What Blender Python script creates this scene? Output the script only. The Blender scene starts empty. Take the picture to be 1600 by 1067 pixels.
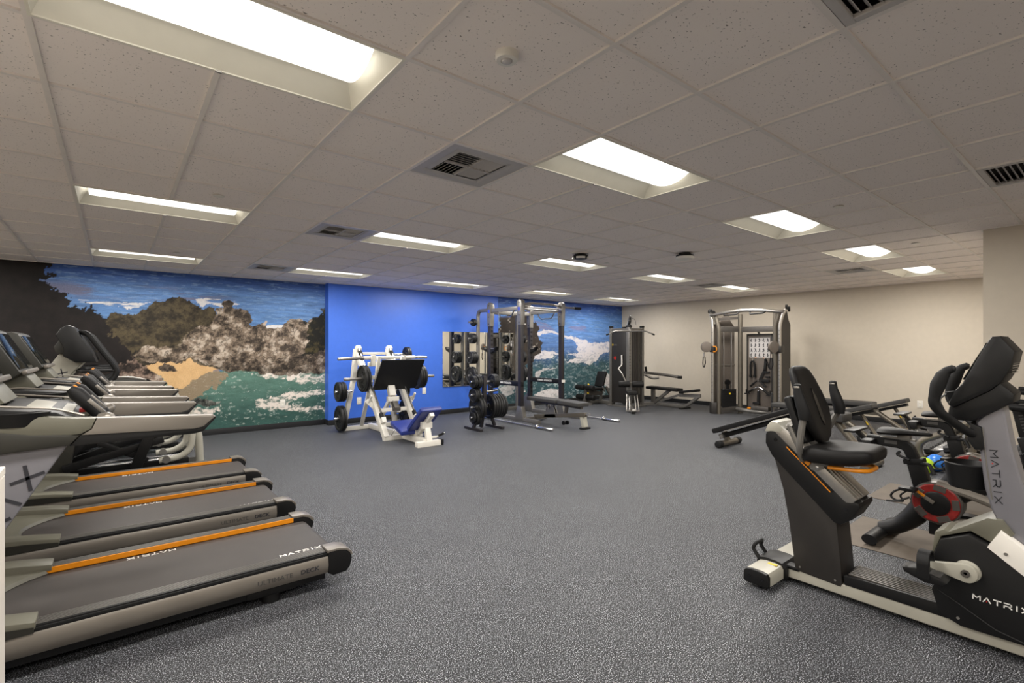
import bpy, bmesh, math, random
import numpy as np
from mathutils import Vector, Matrix
random.seed(7)
R = math.radians
C = bpy.context.scene.collection
S = bpy.context.scene

# ------------------------------------------------------------------ camera, world, exposure
CAM_Z, YAW, FPX = 1.50, 0.67336, 776.6
cd = bpy.data.cameras.new('camera')
cam = bpy.data.objects.new('camera', cd)
C.objects.link(cam)
cam.location = (0, 0, CAM_Z)
cam.rotation_euler = (R(90), 0, -YAW)
cd.sensor_width = 36.0
cd.lens = 36.0 * FPX / 1600.0
cd.shift_y = 8.5 / 1600.0
cd.clip_start = 0.02
S.camera = cam
W = bpy.data.worlds.new('world')
S.world = W
W.use_nodes = True
W.node_tree.nodes['Background'].inputs[0].default_value = (0.5, 0.5, 0.55, 1)
W.node_tree.nodes['Background'].inputs[1].default_value = 0.05
S.view_settings.view_transform = 'Standard'
S.view_settings.look = 'None'
S.view_settings.gamma = 1
S.view_settings.use_curve_mapping = False
S.view_settings.exposure = 0.0
LAMP = 52.5            # watts given off by one ceiling troffer
LENS = 1.9             # how bright the lens itself looks
CEIL = 2.72
GX, GY, GS = 0.9645, 2.5294, 0.61     # ceiling grid origin and pitch

# ------------------------------------------------------------------ materials
def lin(c):
    return tuple((v / 12.92 if v <= 0.04045 else ((v + 0.055) / 1.055) ** 2.4) for v in (x / 255.0 for x in c))

def mat(name, rgb, rough=0.5, metal=0.0, var=0.08, scale=12.0, bump=0.0, bscale=200.0, spec=0.5, coat=0.0):
    m = bpy.data.materials.new(name)
    m.use_nodes = True
    nt = m.node_tree
    b = nt.nodes['Principled BSDF']
    c = lin(rgb)
    tc = nt.nodes.new('ShaderNodeTexCoord')
    n = nt.nodes.new('ShaderNodeTexNoise')
    n.inputs['Scale'].default_value = scale
    n.inputs['Detail'].default_value = 4
    nt.links.new(tc.outputs['Object'], n.inputs['Vector'])
    r = nt.nodes.new('ShaderNodeValToRGB')
    r.color_ramp.elements[0].position = 0.3
    r.color_ramp.elements[1].position = 0.7
    r.color_ramp.elements[0].color = tuple(max(0, v * (1 - var)) for v in c) + (1,)
    r.color_ramp.elements[1].color = tuple(min(1, v * (1 + var)) for v in c) + (1,)
    nt.links.new(n.outputs['Fac'], r.inputs['Fac'])
    nt.links.new(r.outputs['Color'], b.inputs['Base Color'])
    b.inputs['Roughness'].default_value = rough
    b.inputs['Metallic'].default_value = metal
    b.inputs['Specular IOR Level'].default_value = spec
    b.inputs['Coat Weight'].default_value = coat
    if bump:
        n2 = nt.nodes.new('ShaderNodeTexNoise')
        n2.inputs['Scale'].default_value = bscale
        n2.inputs['Detail'].default_value = 2
        nt.links.new(tc.outputs['Object'], n2.inputs['Vector'])
        bp = nt.nodes.new('ShaderNodeBump')
        bp.inputs['Strength'].default_value = bump
        bp.inputs['Distance'].default_value = 0.002
        nt.links.new(n2.outputs['Fac'], bp.inputs['Height'])
        nt.links.new(bp.outputs['Normal'], b.inputs['Normal'])
    return m

def emit(name, rgb, strength):
    m = bpy.data.materials.new(name)
    m.use_nodes = True
    nt = m.node_tree
    b = nt.nodes['Principled BSDF']
    b.inputs['Base Color'].default_value = (0.8, 0.8, 0.8, 1)
    b.inputs['Emission Color'].default_value = lin(rgb) + (1,)
    b.inputs['Emission Strength'].default_value = strength
    return m

M = {}
def dm(k, *a, **kw):
    M[k] = mat(k, *a, **kw)
dm('wall_white', (205, 195, 179), 0.75, var=0.02, bump=0.15, bscale=150)
dm('wall_blue', (62, 110, 214), 0.42, var=0.03, bump=0.12, bscale=120)
dm('ceiling_grid', (232, 225, 219), 0.45, var=0.02)
dm('baseboard_black', (28, 28, 30), 0.5)
dm('fixture_white', (232, 228, 214), 0.35, var=0.02)
dm('vent_grey', (188, 184, 182), 0.45, var=0.03)
dm('vent_dark', (24, 24, 26), 0.8)
dm('plastic_white', (226, 222, 214), 0.4, var=0.02)
dm('cabinet_white', (228, 222, 212), 0.4, var=0.02)
dm('frame_white', (226, 222, 212), 0.35, var=0.04)
dm('chrome', (205, 205, 205), 0.22, metal=1.0, var=0.04)
dm('steel_brushed', (176, 172, 166), 0.32, metal=0.9, var=0.06, scale=40)
dm('steel_grey', (128, 125, 120), 0.38, metal=0.55, var=0.06)
dm('steel_dark', (92, 88, 84), 0.4, metal=0.5, var=0.06)
dm('black_plastic', (14, 14, 15), 0.45, var=0.12, spec=0.35)
dm('black_gloss', (16, 16, 18), 0.16, var=0.1)
dm('black_rubber', (14, 14, 15), 0.62, spec=0.35, var=0.12, bump=0.15, bscale=260)
dm('black_vinyl', (20, 19, 19), 0.55, spec=0.28, var=0.1, bump=0.12, bscale=180)
dm('grey_vinyl', (60, 59, 58), 0.55, spec=0.3, var=0.1, bump=0.12, bscale=180)
dm('blue_vinyl', (36, 52, 128), 0.38, var=0.08)
dm('iron_black', (20, 20, 21), 0.5, var=0.2, scale=30, bump=0.25, bscale=90)
dm('silver_paint', (122, 116, 108), 0.36, metal=0.35, var=0.04, scale=6)
dm('silver_mast', (126, 125, 131), 0.34, metal=0.35, var=0.03, scale=5)
dm('olive_grey', (98, 96, 84), 0.42, var=0.05, scale=6)
dm('dark_olive', (40, 39, 34), 0.45, var=0.08)
dm('light_beige_grey', (164, 161, 149), 0.4, var=0.03)
dm('taupe_panel', (100, 92, 85), 0.45, var=0.05)
dm('dark_panel', (40, 37, 35), 0.42, var=0.08)
dm('belt', (54, 49, 46), 0.55, var=0.1, scale=9, bump=0.2, bscale=500)
dm('orange', (222, 136, 14), 0.4, var=0.05)
dm('red', (176, 34, 28), 0.4, var=0.08)
dm('yellow', (232, 196, 40), 0.4)
dm('letter_dark', (40, 40, 46), 0.5)
dm('letter_grey', (70, 68, 66), 0.5)
dm('letter_white', (236, 234, 230), 0.5)
dm('mat_brown', (98, 89, 79), 0.75, var=0.12, scale=5, bump=0.2, bscale=300)
dm('ball_green', (176, 214, 40), 0.3, var=0.06)
dm('ball_blue', (46, 118, 208), 0.3, var=0.06)
dm('ball_navy', (38, 66, 130), 0.4, var=0.2)
dm('frame_bronze', (108, 102, 92), 0.36, metal=0.5, var=0.05)
dm('rack_dark', (44, 41, 44), 0.42, metal=0.2, var=0.1)
dm('tag_blue', (52, 76, 190), 0.4)
dm('screen', (18, 22, 22), 0.06, var=0.3)
dm('dull_red', (128, 30, 27), 0.4, var=0.25, scale=30)
M['lens'] = emit('lens', (255, 250, 240), LENS)

def speckle_floor():
    m = bpy.data.materials.new('rubber_floor')
    m.use_nodes = True
    nt = m.node_tree
    b = nt.nodes['Principled BSDF']
    tc = nt.nodes.new('ShaderNodeTexCoord')
    def noise(sc, det, rg):
        n = nt.nodes.new('ShaderNodeTexNoise')
        n.inputs['Scale'].default_value = sc
        n.inputs['Detail'].default_value = det
        n.inputs['Roughness'].default_value = rg
        nt.links.new(tc.outputs['Object'], n.inputs['Vector'])
        return n
    def ramp(src, stops):
        r = nt.nodes.new('ShaderNodeValToRGB')
        e = r.color_ramp.elements
        e[0].position, e[1].position = stops[0][0], stops[-1][0]
        e[0].color, e[1].color = stops[0][1] + (1,), stops[-1][1] + (1,)
        for p, c in stops[1:-1]:
            x = e.new(p)
            x.color = c + (1,)
        nt.links.new(src, r.inputs['Fac'])
        return r
    a = noise(165, 3, 0.7)
    ra = ramp(a.outputs['Fac'], [(0.42, lin((8, 8, 10))), (0.50, lin((14, 15, 18))), (0.545, lin((38, 40, 45))), (0.588, lin((132, 135, 142))), (0.635, lin((212, 214, 218)))])
    big = noise(1.6, 4, 0.6)
    rb = ramp(big.outputs['Fac'], [(0.3, (0.92, 0.92, 0.93)), (0.7, (1.06, 1.06, 1.06))])
    mx = nt.nodes.new('ShaderNodeMix')
    mx.data_type = 'RGBA'
    mx.blend_type = 'MULTIPLY'
    mx.inputs[0].default_value = 1
    nt.links.new(ra.outputs['Color'], mx.inputs[6])
    nt.links.new(rb.outputs['Color'], mx.inputs[7])
    nt.links.new(mx.outputs[2], b.inputs['Base Color'])
    b.inputs['Roughness'].default_value = 0.6
    b.inputs['Specular IOR Level'].default_value = 0.3
    bp = nt.nodes.new('ShaderNodeBump')
    bp.inputs['Strength'].default_value = 0.06
    bp.inputs['Distance'].default_value = 0.001
    nt.links.new(a.outputs['Fac'], bp.inputs['Height'])
    nt.links.new(bp.outputs['Normal'], b.inputs['Normal'])
    return m
M['floor'] = speckle_floor()

def tile_mat():
    m = bpy.data.materials.new('acoustic_tile')
    m.use_nodes = True
    nt = m.node_tree
    b = nt.nodes['Principled BSDF']
    tc = nt.nodes.new('ShaderNodeTexCoord')
    oi = nt.nodes.new('ShaderNodeObjectInfo')
    ad = nt.nodes.new('ShaderNodeVectorMath')
    ad.operation = 'ADD'
    nt.links.new(tc.outputs['Object'], ad.inputs[0])
    cx = nt.nodes.new('ShaderNodeVectorMath')
    cx.operation = 'SCALE'
    cx.inputs['Scale'].default_value = 40
    cc = nt.nodes.new('ShaderNodeCombineXYZ')
    nt.links.new(oi.outputs['Random'], cc.inputs[0])
    nt.links.new(oi.outputs['Random'], cc.inputs[1])
    nt.links.new(cc.outputs[0], cx.inputs[0])
    nt.links.new(cx.outputs[0], ad.inputs[1])
    v = nt.nodes.new('ShaderNodeTexNoise')
    v.inputs['Scale'].default_value = 95
    v.inputs['Detail'].default_value = 2
    nt.links.new(ad.outputs[0], v.inputs['Vector'])
    r = nt.nodes.new('ShaderNodeValToRGB')
    e = r.color_ramp.elements
    e[0].position, e[1].position = 0.285, 0.33
    e[0].color = lin((120, 113, 108)) + (1,)
    e[1].color = lin((246, 237, 231)) + (1,)
    nt.links.new(v.outputs['Fac'], r.inputs['Fac'])
    nt.links.new(r.outputs['Color'], b.inputs['Base Color'])
    b.inputs['Roughness'].default_value = 0.85
    n = nt.nodes.new('ShaderNodeTexNoise')
    n.inputs['Scale'].default_value = 260
    nt.links.new(tc.outputs['Object'], n.inputs['Vector'])
    mxh = nt.nodes.new('ShaderNodeMath')
    mxh.operation = 'MULTIPLY_ADD'
    mxh.inputs[1].default_value = 0.4
    nt.links.new(n.outputs['Fac'], mxh.inputs[0])
    nt.links.new(r.outputs['Alpha'], mxh.inputs[2])
    bp = nt.nodes.new('ShaderNodeBump')
    bp.inputs['Strength'].default_value = 0.25
    bp.inputs['Distance'].default_value = 0.002
    nt.links.new(mxh.outputs[0], bp.inputs['Height'])
    nt.links.new(bp.outputs['Normal'], b.inputs['Normal'])
    return m
M['tile'] = tile_mat()

def mirror_mat():
    m = bpy.data.materials.new('mirror_glass')
    m.use_nodes = True
    b = m.node_tree.nodes['Principled BSDF']
    b.inputs['Base Color'].default_value = (0.9, 0.92, 0.9, 1)
    b.inputs['Metallic'].default_value = 1
    b.inputs['Roughness'].default_value = 0.01
    return m
M['mirror'] = mirror_mat()

def print_mat():
    m = bpy.data.materials.new('mural_print')
    m.use_nodes = True
    nt = m.node_tree
    b = nt.nodes['Principled BSDF']
    a = nt.nodes.new('ShaderNodeAttribute')
    a.attribute_name = 'paint'
    tc = nt.nodes.new('ShaderNodeTexCoord')
    n = nt.nodes.new('ShaderNodeTexNoise')
    n.inputs['Scale'].default_value = 60
    n.inputs['Detail'].default_value = 5
    nt.links.new(tc.outputs['Object'], n.inputs['Vector'])
    r = nt.nodes.new('ShaderNodeValToRGB')
    r.color_ramp.elements[0].color = (0.72, 0.72, 0.72, 1)
    r.color_ramp.elements[1].color = (1.28, 1.28, 1.28, 1)
    nt.links.new(n.outputs['Fac'], r.inputs['Fac'])
    mx = nt.nodes.new('ShaderNodeMix')
    mx.data_type = 'RGBA'
    mx.blend_type = 'MULTIPLY'
    mx.inputs[0].default_value = 1
    nt.links.new(a.outputs['Color'], mx.inputs[6])
    nt.links.new(r.outputs['Color'], mx.inputs[7])
    nt.links.new(mx.outputs[2], b.inputs['Base Color'])
    b.inputs['Roughness'].default_value = 0.6
    b.inputs['Specular IOR Level'].default_value = 0.25
    return m
M['mural'] = print_mat()

# ------------------------------------------------------------------ mesh builder (everything in metres, world axes)
def rot3(x, y, z):
    m = Matrix.Identity(4)
    for i, a in enumerate((x, y, z)):
        m[0][i], m[1][i], m[2][i] = a[0], a[1], a[2]
    return m

def fil(pts, rad, n=5, closed=False):
    """round the corners of a polyline (2D or 3D)"""
    P = [Vector(p) for p in pts]
    out = []
    N = len(P)
    for i, p in enumerate(P):
        if not closed and i in (0, N - 1):
            out.append(p)
            continue
        a, b = P[i - 1], P[(i + 1) % N]
        u, v = (a - p), (b - p)
        r = rad[i] if isinstance(rad, (list, tuple)) else rad
        d = min(r, u.length * 0.49, v.length * 0.49)
        if d < 1e-5:
            out.append(p)
            continue
        q0, q1 = p + u.normalized() * d, p + v.normalized() * d
        for k in range(n + 1):
            t = k / n
            out.append(q0 * (1 - t) ** 2 + p * 2 * t * (1 - t) + q1 * t * t)
    return out

class MB:
    def __init__(s):
        s.bm = bmesh.new()

    def _bev(s, verts, bev, seg=2, ang=0.3):
        if bev <= 0:
            return
        ed = {e for v in verts for e in v.link_edges}
        sel = [e for e in ed if len(e.link_faces) == 2 and e.calc_face_angle(0) > ang]
        if sel:
            bmesh.ops.bevel(s.bm, geom=sel, offset=bev, segments=seg, affect='EDGES', profile=0.6, clamp_overlap=True)

    def box(s, c, d, mtx=None, bev=0.0, seg=2):
        r = bmesh.ops.create_cube(s.bm, size=1.0)
        vs = r['verts']
        T = Matrix.Translation(c) @ (mtx if mtx else Matrix.Identity(4)) @ Matrix.Diagonal((d[0], d[1], d[2], 1))
        bmesh.ops.transform(s.bm, matrix=T, verts=vs)
        s._bev(vs, bev, seg)
        return s

    def bx(s, x0, x1, y0, y1, z0, z1, bev=0.0, seg=2):
        return s.box(((x0 + x1) / 2, (y0 + y1) / 2, (z0 + z1) / 2), (abs(x1 - x0), abs(y1 - y0), abs(z1 - z0)), None, bev, seg)

    def bar(s, p, q, w, h, up=(0, 0, 1), bev=0.0, seg=2, lift=0.0):
        """box from p to q; w across, h along up"""
        p, q = Vector(p), Vector(q)
        t = (q - p).normalized()
        u = Vector(up)
        if abs(t.dot(u)) > 0.98:
            u = Vector((0, 1, 0)) if abs(t.y) < 0.9 else Vector((1, 0, 0))
        side = t.cross(u).normalized()
        u = side.cross(t).normalized()
        return s.box((p + q) / 2 + u * lift, ((q - p).length, w, h), rot3(t, -side, u), bev, seg)

    def prism(s, poly, axis, a0, a1, bev=0.0, seg=2, rnd=0.0):
        if rnd:
            poly = fil([(p[0], p[1], 0) for p in poly], rnd, 4, True)
        def pt(p, a):
            if axis == 'x':
                return (a, p[0], p[1])
            if axis == 'y':
                return (p[0], a, p[1])
            return (p[0], p[1], a)
        v0 = [s.bm.verts.new(pt(p, a0)) for p in poly]
        v1 = [s.bm.verts.new(pt(p, a1)) for p in poly]
        n = len(poly)
        caps = [s.bm.faces.new(v0), s.bm.faces.new(v1[::-1])]
        fs = list(caps)
        for i in range(n):
            fs.append(s.bm.faces.new([v0[i], v1[i], v1[(i + 1) % n], v0[(i + 1) % n]][::-1]))
        bmesh.ops.recalc_face_normals(s.bm, faces=fs)
        if bev > 0:
            ed = list({e for f in caps for e in f.edges})
            bmesh.ops.bevel(s.bm, geom=ed, offset=bev, segments=seg, affect='EDGES', profile=0.6, clamp_overlap=True)
        return s

    def sweep(s, pts, sec, up=(0, 0, 1), caps=True, closed=False, scale=None):
        P = [Vector(p) for p in pts]
        n = len(P)
        rings = []
        prev = None
        for i, p in enumerate(P):
            if closed:
                t = (P[(i + 1) % n] - P[i - 1])
            else:
                t = P[min(i + 1, n - 1)] - P[max(i - 1, 0)]
            t.normalize()
            u = Vector(up) if prev is None else prev
            u = u - t * u.dot(t)
            if u.length < 1e-3:
                u = Vector((1, 0, 0)) - t * t.x
                if u.length < 1e-3:
                    u = Vector((0, 1, 0))
            u.normalize()
            prev = u
            sd = t.cross(u)
            k = scale[i] if scale else 1.0
            rings.append([s.bm.verts.new(p + sd * (a * k) + u * (b * k)) for a, b in sec])
        m = len(sec)
        fs = []
        last = n if closed else n - 1
        for i in range(last):
            A, B = rings[i], rings[(i + 1) % n]
            for j in range(m):
                fs.append(s.bm.faces.new([A[j], A[(j + 1) % m], B[(j + 1) % m], B[j]]))
        if caps and not closed:
            fs.append(s.bm.faces.new(rings[0][::-1]))
            fs.append(s.bm.faces.new(rings[-1]))
        bmesh.ops.recalc_face_normals(s.bm, faces=fs)
        return s

    def tube(s, pts, r, n=10, rad=0.0, closed=False, flat=1.0):
        if rad:
            pts = fil(pts, rad, 5, closed)
        sc = None
        if isinstance(r, (list, tuple)):
            # spread the radii along the points
            m = len(pts)
            sc = []
            for i in range(m):
                f = i / max(1, m - 1) * (len(r) - 1)
                k = min(int(f), len(r) - 2)
                sc.append(r[k] + (r[k + 1] - r[k]) * (f - k))
            rr = 1.0
        else:
            rr = r
        sec = [(rr * math.cos(2 * math.pi * j / n), rr * flat * math.sin(2 * math.pi * j / n)) for j in range(n)]
        return s.sweep(pts, sec, closed=closed, scale=sc)

    def rtube(s, pts, w, h, up=(0, 0, 1), rad=0.0):
        if rad:
            pts = fil(pts, rad, 5)
        c = min(w, h) * 0.18
        a, b = w / 2, h / 2
        sec = [(-a + c, -b), (a - c, -b), (a, -b + c), (a, b - c), (a - c, b), (-a + c, b), (-a, b - c), (-a, -b + c)]
        return s.sweep(pts, sec, up=up)

    def cyl(s, p, q, r, r2=None, n=16, bev=0.0):
        p, q = Vector(p), Vector(q)
        t = (q - p).normalized()
        u = Vector((0, 0, 1)) if abs(t.z) < 0.9 else Vector((1, 0, 0))
        a = t.cross(u).normalized()
        b = t.cross(a).normalized()
        prof = [(0.0, r), ((q - p).length, r if r2 is None else r2)]
        if bev:
            L = (q - p).length
            prof = [(0, r - bev), (bev * 0.3, r - bev * 0.3), (bev, r), (L - bev, r), (L - bev * 0.3, r - bev * 0.3), (L, r - bev)]
        return s.lathe(prof, p, t, n)

    def lathe(s, prof, p, t, n=20, cap=True):
        """prof: list of (height along t, radius)"""
        p, t = Vector(p), Vector(t).normalized()
        u = Vector((0, 0, 1)) if abs(t.z) < 0.9 else Vector((1, 0, 0))
        a = t.cross(u).normalized()
        b = t.cross(a).normalized()
        rings = []
        for h, r in prof:
            if r < 1e-5:
                rings.append([s.bm.verts.new(p + t * h)])
            else:
                rings.append([s.bm.verts.new(p + t * h + a * (r * math.cos(2 * math.pi * j / n)) + b * (r * math.sin(2 * math.pi * j / n))) for j in range(n)])
        fs = []
        for A, B in zip(rings, rings[1:]):
            for j in range(n):
                k = (j + 1) % n
                if len(A) == 1 and len(B) == 1:
                    continue
                if len(A) == 1:
                    fs.append(s.bm.faces.new([A[0], B[j], B[k]]))
                elif len(B) == 1:
                    fs.append(s.bm.faces.new([A[j], A[k], B[0]]))
                else:
                    fs.append(s.bm.faces.new([A[j], A[k], B[k], B[j]]))
        if cap:
            if len(rings[0]) > 1:
                fs.append(s.bm.faces.new(rings[0][::-1]))
            if len(rings[-1]) > 1:
                fs.append(s.bm.faces.new(rings[-1]))
        bmesh.ops.recalc_face_normals(s.bm, faces=fs)
        return s

    def quads(s, verts, faces):
        v = [s.bm.verts.new(p) for p in verts]
        fs = [s.bm.faces.new([v[i] for i in f]) for f in faces]
        bmesh.ops.recalc_face_normals(s.bm, faces=fs)
        return s

def mesh_of(name, mb, m, off=(0, 0, 0), ang=32):
    me = bpy.data.meshes.new(name)
    if any(off):
        bmesh.ops.translate(mb.bm, verts=mb.bm.verts, vec=(-off[0], -off[1], -off[2]))
    mb.bm.to_mesh(me)
    mb.bm.free()
    me.materials.append(M[m] if isinstance(m, str) else m)
    n = len(me.polygons)
    me.polygons.foreach_set('use_smooth', [True] * n)
    me.set_sharp_from_angle(angle=R(ang))
    return me

ORG = {}
def thing(name, label, cat, loc, group=None):
    o = bpy.data.objects.new(name, None)
    C.objects.link(o)
    o.empty_display_size = 0.1
    o.location = loc
    o['label'] = label
    o['category'] = cat
    if group:
        o['group'] = group
    ORG[o.name] = Vector(loc)
    return o

def part(root, name, m, mb, label=None, ang=32, kind=None):
    org = ORG.get(root.name, Vector((0, 0, 0)))
    o = bpy.data.objects.new(name, mesh_of(name, mb, m, org, ang))
    C.objects.link(o)
    o.parent = root
    ORG[o.name] = org
    if label:
        o['label'] = label
    if kind:
        o['kind'] = kind
    return o

def single(name, label, cat, m, mb, loc=(0, 0, 0), group=None):
    o = bpy.data.objects.new(name, mesh_of(name, mb, m, loc))
    C.objects.link(o)
    o.location = loc
    o['label'] = label
    o['category'] = cat
    if group:
        o['group'] = group
    ORG[o.name] = Vector(loc)
    return o

def struct(name, m, mb):
    o = bpy.data.objects.new(name, mesh_of(name, mb, m))
    C.objects.link(o)
    o['kind'] = 'structure'
    ORG[o.name] = Vector((0, 0, 0))
    return o

def copy_tree(o, parent=None):
    c = o.copy()
    C.objects.link(c)
    if parent is not None:
        c.parent = parent
    for ch in list(o.children):
        copy_tree(ch, c)
    return c

def dup(root, loc, label=None):
    c = copy_tree(root)
    c.location = loc
    if label:
        c['label'] = label
    ORG[c.name] = Vector(loc)
    return c

# lettering --------------------------------------------------------------
STROKE = {
    'M': [[(0, 0), (0, 1), (0.5, 0.45), (1, 1), (1, 0)]],
    'A': [[(0, 0), (0.5, 1), (1, 0)]],
    'T': [[(0, 1), (1, 1)], [(0.5, 1), (0.5, 0)]],
    'R': [[(0, 0), (0, 0.42), (0.75, 0.42), (0.95, 0.55), (0.95, 0.85), (0.75, 1), (0, 1)], [(0.55, 0.42), (1, 0)]],
    'I': [[(0.25, 0), (0.25, 1)]],
    'X': [[(0, 0), (1, 1)], [(0, 1), (1, 0)]],
}
def strokes(word, o, xd, yd, h, w=None, th=0.16, gap=0.42, nrm=None):
    """a word of flat strokes; o lower left corner, xd reading direction, yd up"""
    w = w or h
    o, xd, yd = Vector(o), Vector(xd).normalized(), Vector(yd).normalized()
    nz = xd.cross(yd).normalized()
    mb = MB()
    x = 0.0
    cent = None
    for ch in word:
        adv = 0.5 if ch == 'I' else 1.0
        for line in STROKE[ch]:
            for a, b in zip(line, line[1:]):
                p = o + xd * (x + a[0] * w) + yd * (a[1] * h)
                q = o + xd * (x + b[0] * w) + yd * (b[1] * h)
                d = (q - p).normalized() * (th * h * 0.35)
                mb.bar(p - d, q + d, th * h, 0.002, up=nz)
        if ch == 'A':
            cent = o + xd * (x + 0.5 * w) + yd * (0.16 * h)
        x += (adv + gap) * w
    return mb, cent, nz

def logo(root, o, xd, yd, h, m, w=None, th=0.16, red=True, gap=0.42, name='lettering'):
    mb, c, nz = strokes('MATRIX', o, xd, yd, h, w, th, gap)
    p = part(root, name, m, mb)
    if red:
        part(p, 'logo_dot', 'red', MB().cyl(c - nz * 0.001, c + nz * 0.0012, h * 0.13, n=8))
    return p

def text(root, name, word, m, o, xd, yd, h, bold=0.0, stretch=1.0, parent=None):
    cu = bpy.data.curves.new('t', 'FONT')
    cu.body = word
    cu.size = 1.0
    cu.extrude = 0.01
    cu.offset = bold
    cu.resolution_u = 2
    ob = bpy.data.objects.new('t', cu)
    C.objects.link(ob)
    dg = bpy.context.evaluated_depsgraph_get()
    me = bpy.data.meshes.new_from_object(ob.evaluated_get(dg))
    bpy.data.objects.remove(ob)
    xd, yd = Vector(xd).normalized(), Vector(yd).normalized()
    T = Matrix.Translation(Vector(o) - ORG[root.name]) @ rot3(xd, yd, xd.cross(yd)) @ Matrix.Diagonal((h * 1.4 * stretch, h * 1.4, 0.1, 1))
    me.transform(T)
    me.materials.clear()
    me.materials.append(M[m])
    q = bpy.data.objects.new(name, me)
    C.objects.link(q)
    q.parent = root
    ORG[q.name] = ORG[root.name]
    return q

# ------------------------------------------------------------------ room shell
XL, XR, YF, YB, YM = -3.3, 11.9, -3.2, 9.82, 9.62
XB0, XB1 = 3.185, 7.245       # blue painted bay
CX, CY = 7.05, 0.985          # corner of the near right wall
struct('floor', 'floor', MB().bx(XL - 0.15, XR + 0.15, YF - 0.15, YB + 0.15, -0.12, 0))
wb = struct('wall_back', 'wall_white', MB().bx(XL - 0.15, XB0, YB, YB + 0.15, 0, 2.95))
part(wb, 'painted_bay', 'wall_blue', MB().bx(XB0, XB1, YM, YB + 0.15, 0, 2.95), 'bright blue painted section of the back wall')
part(wb, 'right_bay', 'wall_white', MB().bx(XB1, XR + 0.15, YM, YB + 0.15, 0, 2.95))
struct('wall_right', 'wall_white', MB().bx(XR, XR + 0.15, CY, YM, 0, 2.95))
struct('wall_near_right', 'wall_white', MB().bx(CX, XR + 0.15, YF - 0.15, CY, 0, 2.95))
struct('wall_left', 'wall_white', MB().bx(XL - 0.15, XL, YF - 0.15, YB, 0, 2.95))
struct('wall_front', 'wall_white', MB().bx(XL, CX, YF - 0.15, YF, 0, 2.95))
bb = 0.012
struct('baseboard_back', 'baseboard_black', MB().bx(XL, XB0 - bb, YB - bb, YB, 0, 0.1, 0.003).bx(XB0 - bb, XB0, YM - bb, YB, 0, 0.1, 0.003).bx(XB0, XR, YM - bb, YM, 0, 0.1, 0.003))
struct('baseboard_right', 'baseboard_black', MB().bx(XR - bb, XR, CY + bb, YM - bb, 0, 0.1, 0.003))
struct('baseboard_near_right', 'baseboard_black', MB().bx(CX, XR - bb, CY, CY + bb, 0, 0.1, 0.003).bx(CX - bb, CX, YF, CY + bb, 0, 0.1, 0.003))
struct('baseboard_left', 'baseboard_black', MB().bx(XL, XL + bb, YF, YB - bb, 0, 0.1, 0.003))

# ------------------------------------------------------------------ ceiling: grid, tiles, troffers, vents
def gx(i):
    return GX + i * GS
def gy(j):
    return GY + j * GS
ceil = struct('ceiling', 'wall_white', MB().bx(XL - 0.15, XR + 0.15, YF - 0.15, YB + 0.15, 2.95, 3.05))
i0, i1 = math.floor((XL - GX) / GS), math.ceil((XR - GX) / GS)
j0, j1 = math.floor((YF - GY) / GS), math.ceil((YB - GY) / GS)
part(ceil, 'wall_angle', 'ceiling_grid', MB().bx(XL, XB0, YB - 0.02, YB, CEIL - 0.004, CEIL + 0.02).bx(XB0, XR, YM - 0.02, YM, CEIL - 0.004, CEIL + 0.02)
     .bx(XR - 0.02, XR, CY, YM, CEIL - 0.004, CEIL + 0.02).bx(CX - 0.02, CX, YF, CY + 0.02, CEIL - 0.004, CEIL + 0.02).bx(CX, XR, CY, CY + 0.02, CEIL - 0.004, CEIL + 0.02))

TROFFERS = [(i, j) for j in (-1, 4, 9) for i in (-2, 2, 6, 10, 14)]
EXTRA = [(-6, -1), (-6, 4), (-6, 9), (-6, -6), (-2, -6), (2, -6)]  # unseen lights on the same grid, added to brighten the room
for i in range(i0 + 1, i1):
    mb = MB()
    cuts = sorted(gy(b) for a, b in TROFFERS + EXTRA if a + 1 == i)
    y = YF
    for c in cuts:
        mb.bx(gx(i) - 0.012, gx(i) + 0.012, y, c + 0.012, CEIL - 0.004, CEIL + 0.03)
        y = c + GS - 0.012
    mb.bx(gx(i) - 0.012, gx(i) + 0.012, y, YB, CEIL - 0.004, CEIL + 0.03)
    part(ceil, 'ceiling_runner', 'ceiling_grid', mb)
for j in range(j0 + 1, j1):
    part(ceil, 'cross_tee', 'ceiling_grid', MB().bx(XL, XR, gy(j) - 0.012, gy(j) + 0.012, CEIL - 0.003, CEIL + 0.03))
VENTS = [(1, 0), (1, 4), (1, 9), (13, 0), (13, 4)]
RETURNS = [(1, -4), (6, -4)]
used = set(VENTS) | set(RETURNS)
for i, j in TROFFERS + EXTRA:
    used |= {(i, j), (i + 1, j)}
def cam_px(x, y, z):
    zz = x * math.sin(YAW) + y * math.cos(YAW)
    if zz < 0.2:
        return None
    return 800 + FPX * (x * math.cos(YAW) - y * math.sin(YAW)) / zz, 542 - FPX * (z - CAM_Z) / zz, zz
cells = []
for i in range(i0, i1):
    for j in range(j0, j1):
        if (i, j) in used:
            continue
        x0, x1 = max(gx(i), XL), min(gx(i + 1), XR)
        y0, y1 = max(gy(j), YF), min(gy(j + 1), YB)
        if x0 > CX and y1 < CY:
            continue
        p = cam_px((x0 + x1) / 2, (y0 + y1) / 2, CEIL)
        ok = p is not None and -150 < p[0] < 1750 and p[1] > -150
        cells.append((p[2] if ok else 99, x0, x1, y0, y1))
cells.sort()
tile_cache = {}
rest = MB()
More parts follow.
